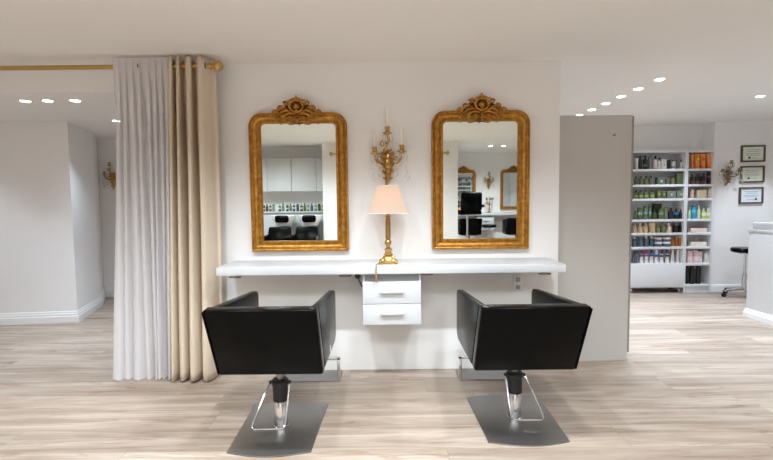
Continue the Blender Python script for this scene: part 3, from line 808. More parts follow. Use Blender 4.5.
SHNAME_L = ['top shelf', 'second shelf', 'third shelf', 'fourth shelf', 'fifth shelf', 'sixth shelf', 'bottom tray']
def fill(unit, row, items, cu, scale, group):
    """items: (centre u, width u, height u, kind, name, words, category, body, cap, label[, y])"""
    shname = ['top shelf', 'second shelf', 'third shelf', 'fourth shelf', 'fifth shelf', 'sixth shelf', 'seventh shelf', 'bottom shelf'][row] if unit == 'narrow' else SHNAME_L[row]
    for i, it in enumerate(items):
        u, wu, hu, kind, name, words, cat, body, cap, lab = it[:10]
        y = it[10] if len(it) > 10 else SY + 0.07
        zoff = it[11] if len(it) > 11 else 0.0
        px = 625 + u / cu
        k = scale * (y + 0.0) / (SY + 0.02)
        x = (px - 386.5) * k + 0.036
        w = wu / cu * k; h = hu / cu * k
        z = (rows + [0.115])[row] + 0.0008 + zoff
        if 'stack' in words or 'at the back' in words: place = '%s of %s shelving' % (shname, unit)
        elif len(items) == 1: place = 'alone on the %s of %s shelving' % (shname, unit)
        else: place = '%s from left, %s of %s shelving' % (ORD[i], shname, unit)
        bottle(kind, x, z, w * 0.97, h, body, cap, lab, y, words + ', ' + place, cat, group, name)
Z1, Z2 = 5.747, 5.41
B, J = 'bottle', 'jar'
fill('wide', 0, [
    (54, 16, 74, 'can', 'hair_spray', 'slim pale can', 'bottle', WHITE, BLACK, None),
    (72, 22, 76, B, 'shampoo_bottle', 'tall black bottle', 'bottle', BLACK, BLACK, None),
    (102, 26, 80, B, 'shampoo_bottle', 'broad black bottle', 'bottle', BLACK, BLACK, (GREY, .2, .32, 1)),
    (131, 22, 74, 'can', 'hair_spray', 'grey can', 'bottle', GREY, (90, 94, 98), None),
    (161, 22, 76, B, 'shampoo_bottle', 'white bottle with black cap', 'bottle', WHITE, BLACK, None),
    (182, 18, 66, B, 'shampoo_bottle', 'white bottle with tall black cap', 'bottle', WHITE, BLACK, None),
    (205, 26, 56, 'box', 'carton', 'square white carton', 'box', WHITE, None, (GREY, .3, .5, .3)),
    (234, 26, 52, J, 'styling_jar', 'wide black jar', 'jar', BLACK, BLACK, None),
    (264, 24, 50, 'can', 'styling_can', 'black topped white pot', 'bottle', WHITE, BLACK, (GREY, .1, .3, 1)),
    (290, 17, 48, 'can', 'styling_can', 'grey small can', 'bottle', GREY, GREY, None),
    (308, 15, 52, B, 'shampoo_bottle', 'small white bottle with black cap', 'bottle', WHITE, BLACK, None),
    (329, 22, 54, 'can', 'styling_can', 'white pot with big black lid', 'bottle', WHITE, BLACK, (BLACK, .3, .45, 1)),
], Z1, UPPER, 'products on the top shelf of the wide unit')
fill('wide', 1, [
    (54, 22, 48, B, 'shampoo_bottle', 'olive green bottle', 'bottle', OLIVE, (50, 54, 36), None),
    (81, 25, 48, B, 'shampoo_bottle', 'olive green bottle', 'bottle', OLIVE, (50, 54, 36), None),
    (109, 26, 50, B, 'shampoo_bottle', 'olive green bottle', 'bottle', OLIVE, (50, 54, 36), None),
    (138, 26, 50, B, 'shampoo_bottle', 'olive green bottle', 'bottle', OLIVE, (50, 54, 36), None),
    (191, 46, 42, 'box', 'carton', 'grey-green carton with a pink spot', 'box', (84, 100, 88), None, ((216, 150, 160), .2, .7, .32)),
    (233, 22, 48, B, 'shampoo_bottle', 'brownish green bottle', 'bottle', (104, 98, 70), (60, 80, 50), None),
    (262, 24, 50, B, 'shampoo_bottle', 'brownish green bottle', 'bottle', (110, 100, 72), (60, 80, 50), None),
    (292, 22, 60, 'box', 'carton', 'tall green carton', 'box', (86, 100, 70), None, None),
    (315, 20, 68, 'box', 'carton', 'tallest green carton with a red dot', 'box', (84, 98, 70), None, ((200, 70, 52), .5, .7, .25)),
], Z1, UPPER, 'products on the second shelf of the wide unit')
fill('wide', 2, [
    (54, 22, 48, B, 'shampoo_bottle', 'olive bottle with pale label', 'bottle', (92, 102, 58), (44, 50, 34), ((150, 156, 100), .2, .42, 1)),
    (80, 26, 48, B, 'shampoo_bottle', 'olive bottle with pale label', 'bottle', (92, 102, 58), (44, 50, 34), ((150, 156, 100), .2, .42, 1)),
    (111, 27, 50, B, 'shampoo_bottle', 'olive bottle with pale label', 'bottle', (92, 102, 58), (44, 50, 34), ((150, 156, 100), .2, .42, 1)),
    (145, 27, 50, B, 'shampoo_bottle', 'olive bottle with pale label', 'bottle', (92, 102, 58), (44, 50, 34), ((150, 156, 100), .2, .42, 1)),
    (181, 23, 44, 'box', 'carton', 'small green carton with a yellow spot', 'box', (90, 100, 64), None, ((222, 184, 96), .4, .7, .4)),
    (208, 22, 44, 'box', 'carton', 'small green carton with a yellow spot', 'box', (90, 100, 64), None, ((222, 184, 96), .4, .7, .4)),
    (251, 50, 42, 'box', 'carton', 'wide grey-green carton with an orange spot', 'box', (104, 120, 112), None, ((230, 176, 110), .25, .75, .25)),
    (307, 50, 44, 'box', 'carton', 'wide grey-green carton with an orange spot', 'box', (104, 120, 112), None, ((230, 176, 110), .25, .75, .25)),
], Z1, UPPER, 'products on the third shelf of the wide unit')
fill('wide', 3, [
    (51, 16, 50, B, 'shampoo_bottle', 'small green bottle', 'bottle', (92, 108, 68), (60, 70, 46), None),
    (77, 26, 68, 'can', 'shampoo_bottle', 'dark green bottle with a pale label', 'bottle', (78, 96, 64), (60, 76, 50), ((140, 170, 150), .4, .6, 1)),
    (109, 24, 76, 'can', 'shampoo_bottle', 'green bottle with a blue label', 'bottle', (96, 116, 82), (70, 88, 60), ((120, 180, 186), .4, .56, 1)),
    (136, 16, 80, 'can', 'shampoo_bottle', 'slim green bottle with a blue label', 'bottle', (96, 112, 84), (70, 88, 60), ((120, 180, 196), .4, .56, 1)),
    (163, 24, 52, B, 'shampoo_bottle', 'short dark green bottle', 'bottle', (66, 82, 50), (46, 58, 36), None),
    (200, 26, 62, 'can', 'shampoo_bottle', 'green bottle with a light band', 'bottle', (92, 106, 72), (66, 78, 52), ((160, 170, 130), .45, .6, 1)),
    (228, 15, 72, 'can', 'shampoo_bottle', 'slim tall green bottle', 'bottle', (112, 124, 86), (84, 94, 64), None),
    (257, 28, 64, B, 'shampoo_bottle', 'black bottle', 'bottle', BLACK, BLACK, None),
    (289, 25, 60, B, 'shampoo_bottle', 'black bottle with a blue band', 'bottle', (26, 30, 40), BLACK, ((40, 120, 190), .42, .62, 1)),
    (317, 24, 54, B, 'shampoo_bottle', 'dark blue-black bottle', 'bottle', (30, 34, 46), BLACK, None),
    (176, 44, 88, 'box', 'carton', 'tall dark green carton at the back', 'box', (56, 70, 40), None, None, SY + 0.17),
], Z1, UPPER, 'products on the fourth shelf of the wide unit')
fill('wide', 4, [
    (42, 20, 50, B, 'shampoo_bottle', 'beige bottle', 'bottle', (206, 180, 146), (222, 206, 180), None),
    (69, 25, 52, B, 'shampoo_bottle', 'beige bottle', 'bottle', (212, 186, 150), (222, 206, 180), None),
    (98, 27, 52, B, 'shampoo_bottle', 'beige bottle', 'bottle', (208, 182, 148), (222, 206, 180), None),
    (134, 32, 56, J, 'styling_jar', 'large sand-coloured tub', 'jar', (198, 170, 130), (210, 188, 152), None),
    (165, 24, 46, B, 'shampoo_bottle', 'small dull green bottle', 'bottle', (120, 124, 78), (150, 146, 100), None),
    (193, 26, 50, B, 'shampoo_bottle', 'small dull green bottle', 'bottle', (104, 116, 78), (140, 140, 100), None),
    (225, 27, 50, B, 'shampoo_bottle', 'pale beige bottle', 'bottle', (218, 200, 172), (226, 214, 196), None),
    (262, 26, 52, B, 'shampoo_bottle', 'black bottle', 'bottle', BLACK, (120, 112, 96), None),
    (291, 25, 54, B, 'shampoo_bottle', 'black bottle', 'bottle', BLACK, (60, 58, 52), None),
], Z2, LOWER, 'products on the fifth shelf of the wide unit')
SL = (84, 100, 116)
fill('wide', 5, [
    (40, 22, 56, B, 'shampoo_bottle', 'slate blue bottle', 'bottle', SL, (190, 198, 206), None),
    (71, 26, 58, 'can', 'shampoo_bottle', 'slate blue bottle', 'bottle', SL, (120, 134, 148), None),
    (103, 26, 58, B, 'shampoo_bottle', 'slate blue bottle with a white cap', 'bottle', SL, WHITE, None),
    (132, 22, 58, B, 'shampoo_bottle', 'slate blue bottle with a white cap', 'bottle', SL, WHITE, None),
    (167, 40, 26, J, 'styling_jar', 'white-lidded slate jar, bottom of left stack', 'jar', SL, WHITE, None),
    (212, 44, 26, J, 'styling_jar', 'white-lidded slate jar, bottom of right stack', 'jar', SL, WHITE, None),
    (247, 20, 50, B, 'shampoo_bottle', 'amber bottle', 'bottle', (176, 112, 52), (196, 160, 120), None),
    (267, 18, 52, B, 'shampoo_bottle', 'amber bottle', 'bottle', (170, 104, 44), (196, 160, 120), None),
    (289, 22, 52, B, 'shampoo_bottle', 'amber bottle', 'bottle', (176, 112, 52), (196, 160, 120), None),
    (167, 40, 23, J, 'styling_jar', 'white-lidded slate jar, top of left stack', 'jar', SL, WHITE, None, SY + 0.07, 0.0700),
    (212, 44, 23, J, 'styling_jar', 'white-lidded slate jar, top of right stack', 'jar', SL, WHITE, None, SY + 0.07, 0.0700),
], Z2, LOWER, 'products on the sixth shelf of the wide unit')
PUR, MAG, BLU = (72, 30, 84), (190, 36, 120), (30, 84, 170)
TU = 'upright'
fill('wide', 6, [
    (42, 20, 66, TU, 'colour_tube', 'dark grey tube with a black cap', 'tube', (96, 100, 116), BLACK, None),
    (60, 18, 70, TU, 'colour_tube', 'grey tube with a purple cap', 'tube', (120, 122, 140), PUR, None),
    (82, 24, 72, TU, 'colour_tube', 'white tube with a violet cap', 'tube', WHITE, PUR, (PUR, .5, .64, 1)),
    (108, 24, 72, TU, 'colour_tube', 'white tube with a magenta band', 'tube', WHITE, (150, 60, 130), (MAG, .5, .64, 1)),
    (135, 25, 74, TU, 'colour_tube', 'white tube with a navy cap', 'tube', WHITE, (40, 40, 120), (BLU, .5, .66, 1)),
    (162, 25, 72, TU, 'colour_tube', 'white tube with a blue band', 'tube', WHITE, (220, 220, 226), (BLU, .48, .64, 1)),
    (190, 25, 72, TU, 'colour_tube', 'white tube with a dark purple band', 'tube', WHITE, (70, 40, 110), (PUR, .46, .6, 1)),
    (221, 25, 72, TU, 'colour_tube', 'white tube with a purple cap', 'tube', WHITE, (90, 60, 120), (PUR, .48, .62, 1)),
    (250, 24, 72, TU, 'colour_tube', 'plain white tube', 'tube', (222, 218, 216), (226, 224, 222), None),
    (277, 24, 72, TU, 'colour_tube', 'plain white tube', 'tube', (222, 218, 216), (226, 224, 222), None),
], Z2, LOWER, 'colour tubes in the bottom tray of the wide unit')
ORA = (232, 140, 62)
fill('narrow', 0, [
    (374, 18, 82, 'tube', 'cream_tube', 'orange tube partly behind the divider', 'tube', ORA, (226, 110, 40), ((150, 70, 40), .4, .6, .4)),
    (400, 30, 86, 'tube', 'cream_tube', 'orange tube with a yellow patch', 'tube', ORA, (226, 110, 40), ((244, 200, 60), .55, .75, .55)),
    (433, 30, 86, 'tube', 'cream_tube', 'orange tube with a red patch', 'tube', ORA, (226, 110, 40), ((216, 70, 50), .5, .7, .5)),
    (469, 30, 86, 'tube', 'cream_tube', 'orange tube with a pale patch', 'tube', ORA, (226, 110, 40), ((236, 180, 130), .5, .7, .5)),
], Z1, UPPER, 'orange tubes on the narrow unit')
fill('narrow', 1, [
    (373, 18, 58, B, 'shampoo_bottle', 'black bottle with a red label', 'bottle', BLACK, BLACK, ((130, 50, 56), .1, .35, 1)),
    (405, 26, 60, B, 'shampoo_bottle', 'black bottle', 'bottle', (34, 28, 30), BLACK, ((110, 70, 80), .08, .3, 1)),
    (438, 26, 64, B, 'shampoo_bottle', 'black bottle', 'bottle', (34, 28, 30), BLACK, ((110, 70, 80), .08, .3, 1)),
    (471, 24, 72, 'can', 'hair_spray', 'tallest black can with a rosy band', 'bottle', BLACK, BLACK, ((170, 70, 84), .5, .66, 1)),
], Z1, UPPER, 'dark bottles on the narrow unit')
fill('narrow', 2, [
    (372, 15, 50, 'box', 'carton', 'slim pinkish carton', 'box', (206, 176, 160), None, None),
    (426, 54, 46, 'box', 'carton', 'wide beige carton', 'box', (206, 190, 164), None, None),
    (474, 22, 54, 'box', 'carton', 'tall sand-coloured carton', 'box', (196, 182, 148), None, ((226, 214, 186), .4, .6, .5)),
], Z1, UPPER, 'beige cartons on the narrow unit')
fill('narrow', 3, [
    (366, 12, 64, B, 'shampoo_bottle', 'slim lime and white bottle', 'bottle', (214, 222, 170), (190, 210, 90), None),
    (389, 27, 76, 'can', 'shampoo_bottle', 'bright blue bottle', 'bottle', (34, 150, 196), (24, 120, 176), ((90, 190, 210), .5, .7, 1)),
    (418, 18, 78, B, 'shampoo_bottle', 'pale green bottle', 'bottle', (206, 214, 176), WHITE, None),
    (446, 22, 60, B, 'shampoo_bottle', 'lime and white bottle', 'bottle', (190, 204, 110), WHITE, ((226, 230, 214), .3, .55, 1)),
    (470, 22, 60, B, 'shampoo_bottle', 'yellow-green and white bottle', 'bottle', (204, 206, 120), WHITE, ((226, 230, 214), .3, .55, 1)),
], Z1, UPPER, 'bright bottles on the narrow unit')
fill('narrow', 4, [(382, 88, 22, 'box', 'carton', 'long flat pinkish carton', 'box', (222, 200, 184), None, None)], Z2, LOWER, None)
fill('narrow', 5, [(382, 88, 24, 'box', 'carton', 'long flat cream carton', 'box', (226, 218, 198), None, None)], Z2, LOWER, None)
PK = (226, 196, 200)
fill('narrow', 6, [
    (338, 26, 33, 'box', 'carton', 'pink and white carton, lower in left stack', 'box', PK, None, (WHITE, .2, .8, .35)),
    (370, 28, 33, 'box', 'carton', 'pink and white carton, lower in right stack', 'box', PK, None, (WHITE, .2, .8, .35)),
    (400, 23, 60, 'tube', 'cream_tube', 'white tube', 'tube', WHITE, (210, 206, 206), None),
    (433, 29, 54, 'box', 'carton', 'plain white carton', 'box', (226, 222, 220), None, None),
    (338, 26, 33, 'box', 'carton', 'pink and white carton, upper in left stack', 'box', PK, None, (WHITE, .2, .8, .35), SY + 0.07, 0.0882),
    (370, 28, 33, 'box', 'carton', 'pink and white carton, upper in right stack', 'box', PK, None, (WHITE, .2, .8, .35), SY + 0.07, 0.0882),
], Z2, LOWER, 'pink and white cartons on the narrow unit')
fill('narrow', 7, [
    (333, 17, 98, 'can', 'hair_spray', 'tall black can', 'bottle', BLACK, (40, 40, 44), None),
    (357, 28, 98, 'can', 'hair_spray', 'tall black can', 'bottle', BLACK, (40, 40, 44), None),
    (392, 28, 98, 'can', 'hair_spray', 'tall black can', 'bottle', BLACK, (40, 40, 44), None),
], Z2, LOWER, 'tall black cans on the narrow unit')

# ------------------------------------------------------------------ certificates, stool, counter
def certificate(x, z, w, h, tilt, paper, label):
    t = thing('framed_certificate', label, 'picture', (x, 6.578, z), 0, 'framed certificates')
    t.rotation_euler = (0, R(tilt), 0)
    b = MB(); F = 0.022
    P = [(-w / 2, -h / 2), (w / 2, -h / 2), (w / 2, h / 2), (-w / 2, h / 2)]
    for lo, hi in (((-w / 2, -h / 2), (w / 2, -h / 2 + F)), ((-w / 2, h / 2 - F), (w / 2, h / 2)), ((-w / 2, -h / 2 + F), (-w / 2 + F, h / 2 - F)), ((w / 2 - F, -h / 2 + F), (w / 2, h / 2 - F))):
        b.box((lo[0], -0.022, lo[1]), (hi[0], 0, hi[1]), 0.003)
    b.build('frame', M['wood_dark'], t)
    p = MB().box((-w / 2 + F, -0.008, -h / 2 + F), (w / 2 - F, -0.004, h / 2 - F)).build('paper', paper, t, smooth=False)
    l = MB()
    for zz, ww in ((0.055, 0.10), (0.03, 0.08), (0.0, 0.11), (-0.022, 0.09), (-0.06, 0.06)):
        if abs(zz) < h / 2 - F - 0.01: l.box((-ww, -0.0095, zz - 0.0025), (ww, -0.0075, zz + 0.0025))
    l.build('printed_lines', M['ink'], p, smooth=False)
    MB().lathe([(0.016, 0), (0.016, 0.003)], (0.07 if paper is M['paperblue'] else -0.05, -0.0105, -0.055), 16, 'y').build('seal', M['seal'], p)
certificate(5.205, 1.972, 0.342, 0.235, -0.8, M['paper'], 'framed certificate on the white wall, topmost of the three')
certificate(5.205, 1.682, 0.340, 0.236, -0.8, M['paper'], 'framed certificate on the white wall, middle one of the three')
certificate(5.20, 1.383, 0.340, 0.236, -0.6, M['paperblue'], 'framed pale blue certificate on the white wall, lowest of the three')

def make_stool(label, loc):
    t = thing('swivel_stool', label, 'stool', loc)
    b = MB(); b.lathe([(0.0, 0.595), (0.15, 0.595), (0.168, 0.61), (0.168, 0.64), (0.155, 0.655), (0.0, 0.662)], n=28); b.build('seat', M['leather'], t)
    b = MB(); b.lathe([(0.085, 0.575), (0.085, 0.594)], n=20); b.lathe([(0.03, 0.10), (0.03, 0.30), (0.026, 0.31), (0.016, 0.312), (0.016, 0.575)], n=18); b.build('post', M['chrome'], t)
    for k in range(5):
        a = 2 * PI * k / 5 + R(-112)
        c_ = MB(); c_.tube([(0.02 * math.cos(a), 0.02 * math.sin(a), 0.115), (0.12 * math.cos(a), 0.12 * math.sin(a), 0.10), (0.26 * math.cos(a), 0.26 * math.sin(a), 0.078)], [0.024, 0.02, 0.013], 10)
        lg = c_.build('leg', M['chrome'], t)
        w = MB(); x, y = 0.26 * math.cos(a), 0.26 * math.sin(a)
        w.lathe([(0.022, -0.016), (0.028, -0.012), (0.028, 0.012), (0.022, 0.016)], (x, y, 0.0285), 16, 'y'); w.box((x - 0.01, y - 0.01, 0.03), (x + 0.01, y + 0.01, 0.078), 0.003)
        w.build('caster', M['rubber'], lg)
    return t
stool = make_stool('round black swivel stool on casters half hidden behind the white counter', (4.86, 6.2, 0))
stool.scale = (1, 1, 1.03)

ct = thing('reception_counter', 'white reception counter with moulded skirting at the right of the room', 'counter', (4.08, 5.19, 0))
MB().box((0.012, -2.0, 0.0), (0.62, -0.01, 0.955), 0.003).build('body', M['shelf_white'], ct)
MB().box((0.008, -2.02, 0.955), (0.64, 0.0, 0.995), 0.004).build('worktop', M['white'], ct)
MB().box((0.04, -1.94, 0.995), (0.30, -0.03, 1.075), 0.004).build('raised_ledge', M['white'], ct)
MB().sweep([(0.012, -2.0), (0.012, -0.01), (0.62, -0.01)], [(-o, z * 0.72) for o, z in BASE]).build('skirting', M['trim'], ct, angle=20)

# ------------------------------------------------------------------ ceiling downlights and added unseen fill spots
def spot(loc, power, col=(1, 0.93, 0.84), size=R(118), blend=0.75, rad=0.04):
    l = bpy.data.lights.new('downlight_and_fill_beam', 'SPOT'); l.energy = power; l.color = col; l.spot_size = size; l.spot_blend = blend; l.shadow_soft_size = rad
    o = bpy.data.objects.new('downlight_and_fill_beam', l); COL.objects.link(o); o.location = loc
    return o
def downlight(label, x, y, z, group, first=[None]):
    if first[0] is None:
        t = thing('ceiling_downlight', label, 'ceiling light', (x, y, z), 0, group)
        b = MB(); n = 24
        b.lathe([(0.038, -0.001), (0.040, -0.004), (0.050, -0.005), (0.053, 0.0), (0.053, 0.001)], n=n); b.build('trim_ring', M['trim'], t)
        MB().lathe([(0.0, -0.0065), (0.037, -0.0065), (0.039, -0.003), (0.039, 0.0)], n=n).build('lens', M['lens'], t)
        first[0] = t; return t
    return dup(first[0], (x, y, z), 0, label, group)
WARM, COOL = (0.85, 0.945, 1.0), (0.71, 0.85, 1.0)
P_MAIN, P_RIGHT, P_LEFT = 172, 84, 34
WIDE = R(158)
for i, y in enumerate((4.22, 4.57, 4.90, 5.24, 5.59, 5.94)):
    downlight('round recessed ceiling light, %s from the front in the row above the partition' % ORD[i], 2.475, y, CEIL, 'row of ceiling lights above the partition')
    spot((2.475, y, CEIL - 0.03), P_RIGHT * 0.62, COOL, R(92))
downlight('round recessed ceiling light near the counter, apart from the row', 3.98, 4.96, CEIL, None)
spot((3.98, 4.96, CEIL - 0.03), P_RIGHT, COOL, R(92)); spot((5.2, 5.9, CEIL - 0.03), P_RIGHT, COOL, R(92)); spot((4.0, 6.0, CEIL - 0.03), P_RIGHT * 0.8, COOL, R(92)); spot((4.0, 3.0, CEIL - 0.03), P_RIGHT, COOL, R(92))
spot((1.6, 4.6, CEIL - 0.03), P_RIGHT, COOL, R(92)); spot((1.6, 5.6, CEIL - 0.03), P_RIGHT, COOL, R(92)); spot((5.0, 3.9, CEIL - 0.03), P_RIGHT * 0.8, COOL, R(92)); spot((3.4, 4.2, CEIL - 0.03), P_RIGHT * 0.8, COOL, R(92))  # unseen spots without fixtures, added to brighten the right-hand ceiling by floor bounce
spot((3.2, 2.2, CEIL - 0.03), P_MAIN * 0.4, COOL)
for x, lab in ((-3.21, 'leftmost of three round ceiling lights beyond the left opening'), (-3.01, 'middle one of three round ceiling lights beyond the left opening'), (-2.765, 'rightmost of three round ceiling lights beyond the left opening')):
    downlight(lab, x, 4.17, 2.28, 'three ceiling lights beyond the left opening'); spot((x, 4.17, 2.25), P_LEFT * 0.6, COOL)
downlight('round ceiling light deep in the left room, cut by the sheer curtain', -2.99, 5.19, 2.28, None); spot((-2.99, 5.19, 2.25), P_LEFT, COOL)
spot((-1.0, 5.2, 2.25), P_LEFT, COOL); spot((-2.3, 5.5, 2.25), P_LEFT * 1.5, COOL, R(96)); spot((-2.4, 4.6, 2.25), P_LEFT * 1.5, COOL, R(96))  # the narrow pair is hidden and added to lift the left room's ceiling
spot((-4.6, 4.3, 2.25), P_LEFT, COOL)
for x, lab in ((2.30, 'round ceiling light seen in the right mirror, nearer its middle'), (2.58, 'round ceiling light seen in the right mirror, nearer its right side')):
    downlight(lab, x, -2.95, CEIL, 'ceiling lights seen in the right mirror'); spot((x, -2.95, CEIL - 0.03), P_MAIN * 0.5, WARM, WIDE)
for x in (-1.22, -0.5, 0.28, 0.82): spot((x, 2.0, CEIL - 0.02), P_MAIN * 0.42, WARM, R(140))
for x in (-2.8, -1.5, -0.2, 1.05): spot((x, 0.6, CEIL - 0.02), P_MAIN * (0.6 if x < -2 else 1.05), WARM, WIDE, 0.8, 0.3)  # added soft fill overhead, out of view, no fixtures
for x in (-3.6, -2.2, 0.0, 3.4): spot((x, -1.2, CEIL - 0.02), P_MAIN * (0.8 if x < -3 else 1.35), WARM, WIDE, 0.8, 0.3)  # more added fill, unseen behind the camera
spot((-3.3, 2.3, CEIL - 0.02), P_MAIN * 0.3, WARM, R(120))
lb = bpy.data.lights.new('lamp_glow', 'POINT'); lb.energy = 0.5; lb.color = (1, 0.86, 0.74); lb.shadow_soft_size = 0.03
lo = bpy.data.objects.new('lamp_glow', lb); COL.objects.link(lo); lo.location = (0.011, 3.375, 0.8955 + 0.50)

# ------------------------------------------------------------------ what the mirrors show behind the camera
BY = -4.697
mb1 = dup(mir, (1.98, BY, 0.97), PI, 'gilt wall mirror of the opposite station, behind the raised black chair in the right mirror'); mb2 = dup(mir, (3.27, BY, 0.97), PI, 'gilt wall mirror of the opposite station, cut by the right mirror frame')
for q in (mb1, mb2): q.scale = (0.86, 1, 0.95)
scb = dup(sc1, (2.64, BY, 1.50), PI, 'gilt candle sconce seen in the right mirror between two mirrors')
tag(MB().box((1.46, BY + 0.002, 0.838), (3.9, BY + 0.40, 0.895), 0.003).build('vanity_shelf', M['white']), 'white wall-hung shelf of the opposite station, seen in the right mirror', 'shelf')
dup(dr, (2.50, BY + 0.36, 0.468), PI, 'white drawer unit seen in the right mirror under the opposite shelf')
cd = thing('candelabrum', 'gilt candelabrum standing on the opposite shelf, seen in the right mirror', 'candelabrum', (2.62, BY + 0.22, 0.8955))
b = MB(); b.lathe([(0.055, 0), (0.055, 0.012), (0.03, 0.03), (0.014, 0.06), (0.022, 0.10), (0.012, 0.15), (0.02, 0.2), (0.014, 0.27)], n=20); b.build('stem', M['brass'], cd)
for k in range(5):
    a = 2 * PI * k / 5
    c_ = MB(); e = (0.085 * math.cos(a), 0.085 * math.sin(a), 0.34)
    c_.tube(bez((0, 0, 0.2), (0.05 * math.cos(a), 0.05 * math.sin(a), 0.18), (e[0] * 1.1, e[1] * 1.1, 0.24), e, 10), 0.007, 8); c_.lathe([(0.012, -0.01), (0.028, 0.0), (0.016, 0.01), (0.018, 0.04), (0.0, 0.05)], e, 12)
    c_.build('arm', M['brass'], cd)
wc = thing('salon_chair', 'raised black chair on a chrome post in front of the opposite mirrors', 'chair', (1.80, -3.0, 0), R(170))
b = MB(); b.box((-0.24, -0.30, 1.02), (0.24, -0.20, 1.42), 0.045, 4); b.build('backrest', M['leather'], wc)
b = MB(); b.box((-0.25, -0.24, 0.93), (0.25, 0.22, 1.03), 0.03, 3); b.build('seat', M['leather'], wc)
for s in (-1, 1): MB().box((s * 0.29 - 0.04, -0.2, 1.09), (s * 0.29 + 0.04, 0.18, 1.15), 0.02, 3).build('armrest', M['leather'], wc)
b = MB(); b.lathe([(0.26, 0), (0.26, 0.012), (0.04, 0.02), (0.04, 0.45), (0.022, 0.46), (0.022, 0.94)], n=24)
for s in (-1, 1): b.tube([(s * 0.2, 0, 0.96), (s * 0.29, 0, 1.0), (s * 0.29, 0, 1.1)], 0.012, 8)
b.build('post', M['chrome'], wc)
make_stool('round black swivel stool seen in the right mirror before the opposite drawers', (2.42, -3.6, 0))
for x, lab in ((2.02, 'black styling chair pushed under the opposite shelf, left of its drawers'), (3.15, 'black styling chair pushed under the opposite shelf, right of its drawers')):
    c2 = dup(chairL, (x, -3.95, 0), PI, lab, 'black styling chairs'); c2.scale = (0.9, 0.6, 0.98)
# wash area
cabs = [(-2.97, -2.47), (-2.465, -1.965), (-1.96, -1.45), (-1.445, -1.28)]
labs = ['white upper cupboard above the wash basins, at the far left in the left mirror', 'white upper cupboard above the wash basins, second from the left in the left mirror', 'white upper cupboard above the wash basins, third from the left in the left mirror', 'narrow white upper cupboard next to the pier in the left mirror']
for (x0, x1), l in zip(cabs, labs):
    t = thing('wall_cupboard', l, 'cupboard', ((x0 + x1) / 2, -2.75, 1.49), 0, 'white upper cupboards of the wash area'); w = (x1 - x0) / 2
    MB().box((-w, 0.001, 0), (w, 0.36, 0.66)).build('body', M['white'], t, smooth=False)
    MB().box((-w + 0.002, 0.361, -0.01), (w - 0.002, 0.38, 0.665), 0.002).build('door', M['white'], t)
b = MB(); b.box((-3.2, -2.748, 0.0), (-1.28, -2.5, 1.03)); b.box((-3.2, -2.748, 1.03), (-1.28, -2.46, 1.056), 0.002)
tag(b.build('wash_counter', M['white']), 'white counter behind the wash basins, seen in the left mirror', 'counter')
wcol = [(60, 70, 70), (90, 50, 44), (88, 96, 60), (120, 150, 130), (70, 90, 100), (100, 140, 120), (70, 60, 50), (110, 120, 80), (60, 64, 90)]
names = []
n = 0
for i, x in enumerate([-2.60, -2.53, -2.46, -2.39, -2.26, -2.19, -2.10, -2.03, -1.96, -1.88, -1.80, -1.73, -1.66, -1.58, -1.50, -1.42, -1.35]):
    b = bottle('bottle' if i % 3 else 'can', x, 1.0565, 0.058, 0.15 + 0.012 * (i % 3), wcol[i % 9], BLACK if i % 2 else (190, 180, 150), ((200, 200, 180), .3, .5, 1) if i % 2 == 0 else None, -2.55,
               '%s bottle on the wash counter in the left mirror, %s from its left' % (wname[i % 9], ORD[i]), 'bottle', 'bottles on the wash counter', 'wash_bottle')
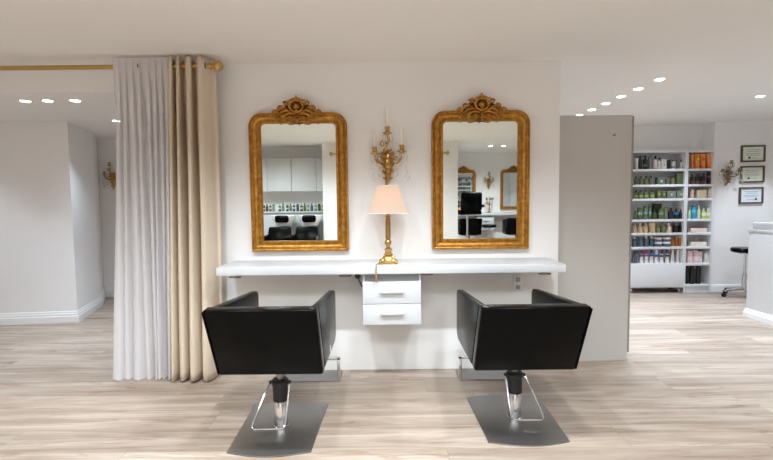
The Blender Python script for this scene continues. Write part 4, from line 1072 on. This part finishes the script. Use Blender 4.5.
for x, l in ((-2.10, 'left'), (-1.555, 'right')):
    t = thing('wash_basin', 'white shampoo basin, the %s one of two in the left mirror' % l, 'basin', (x, -2.20, 0.78), 0, 'shampoo basins')
    b = MB(); b.lathe([(0.06, -0.02), (0.15, 0.0), (0.23, 0.12), (0.25, 0.2), (0.235, 0.205), (0.21, 0.13), (0.13, 0.03), (0.0, 0.02)], n=32, sy=0.86); b.build('bowl', M['basin'], t)
    b = MB(); b.box((-0.14, 0.155, 0.07), (0.14, 0.24, 0.215), 0.045, 4); b.build('neck_rest', M['leather'], t)
    b = MB(); b.lathe([(0.05, -0.78), (0.05, 0.0)], (0, -0.02, 0), 16); b.build('pedestal', M['steel'], t)
    c = thing('wash_chair', 'black wash chair before the %s shampoo basin in the left mirror' % l, 'chair', (x - 0.04, -1.66, 0), 0, 'black wash chairs')
    b = MB(); b.hexa([(-0.24, -0.30, 0.44), (0.24, -0.30, 0.44), (0.24, -0.18, 0.44), (-0.24, -0.18, 0.44)], [(-0.22, -0.40, 0.76), (0.22, -0.40, 0.76), (0.22, -0.30, 0.77), (-0.22, -0.30, 0.77)], 0.03, 3); b.build('backrest', M['leather'], c)
    MB().box((-0.19, -0.2, 0.30), (0.19, 0.33, 0.46), 0.03, 3).build('seat', M['leather'], c)
    for s in (-1, 1): MB().box((s * 0.23 - 0.035, -0.3, 0.2), (s * 0.23 + 0.035, 0.33, 0.62), 0.03, 3).build('armrest', M['leather'], c)
    MB().box((-0.22, -0.2, 0.0), (0.22, 0.25, 0.30), 0.01).build('base', M['steel'], c)
rb = thing('curtain_rod', 'short gold curtain rod on the pier seen at the inner edges of the mirrors', 'curtain rod', (0.07, -1.95, 2.2))
MB().lathe([(0.016, -1.1), (0.016, 1.1)], (0, 0, 0), 16, 'x').build('rod', M['rodbrass'], rb)
for s in (-1, 1):
    b = MB(); b.ball((s * 1.15, 0, 0), 0.04); b.lathe([(0.02, -0.03), (0.02, 0.03)], (s * 1.1, 0, 0), 14, 'x'); b.build('finial', M['rodbrass'], rb)
    b = MB(); b.box((s * 0.9 - 0.01, -0.09, -0.012), (s * 0.9 + 0.01, 0.0, 0.012), 0.002); b.build('bracket', M['rodbrass'], rb)

# ------------------------------------------------------------------ world, camera, view
w = bpy.data.worlds.new('world'); SC.world = w; w.use_nodes = True
w.node_tree.nodes['Background'].inputs[0].default_value = (0.8, 0.85, 0.9, 1); w.node_tree.nodes['Background'].inputs[1].default_value = 0.3

f_px = 460.0; roll = R(0.6); pitch = math.atan(28.5 / f_px)
F = Vector((0, math.cos(pitch), -math.sin(pitch))); R0 = Vector((1, 0, 0)); U0 = Vector((0, math.sin(pitch), math.cos(pitch)))
RT = math.cos(roll) * R0 - math.sin(roll) * U0; UP = math.sin(roll) * R0 + math.cos(roll) * U0
cam = bpy.data.cameras.new('camera'); cam.sensor_fit = 'HORIZONTAL'; cam.sensor_width = 36.0; cam.lens = 36.0 * f_px / 773.0; cam.clip_start = 0.05
co = bpy.data.objects.new('camera', cam); COL.objects.link(co)
mw = Matrix((RT, UP, -F)).transposed().to_4x4(); mw.translation = Vector((0, 0, 1.35)); co.matrix_world = mw
SC.camera = co
SC.view_settings.view_transform = 'Standard'; SC.view_settings.look = 'None'; SC.view_settings.gamma = 1.0; SC.view_settings.use_curve_mapping = False
SC.view_settings.exposure = 0.35
SC.cycles.max_bounces = 14; SC.cycles.diffuse_bounces = 8; SC.cycles.glossy_bounces = 6; SC.cycles.transmission_bounces = 8; SC.cycles.sample_clamp_indirect = 6.0
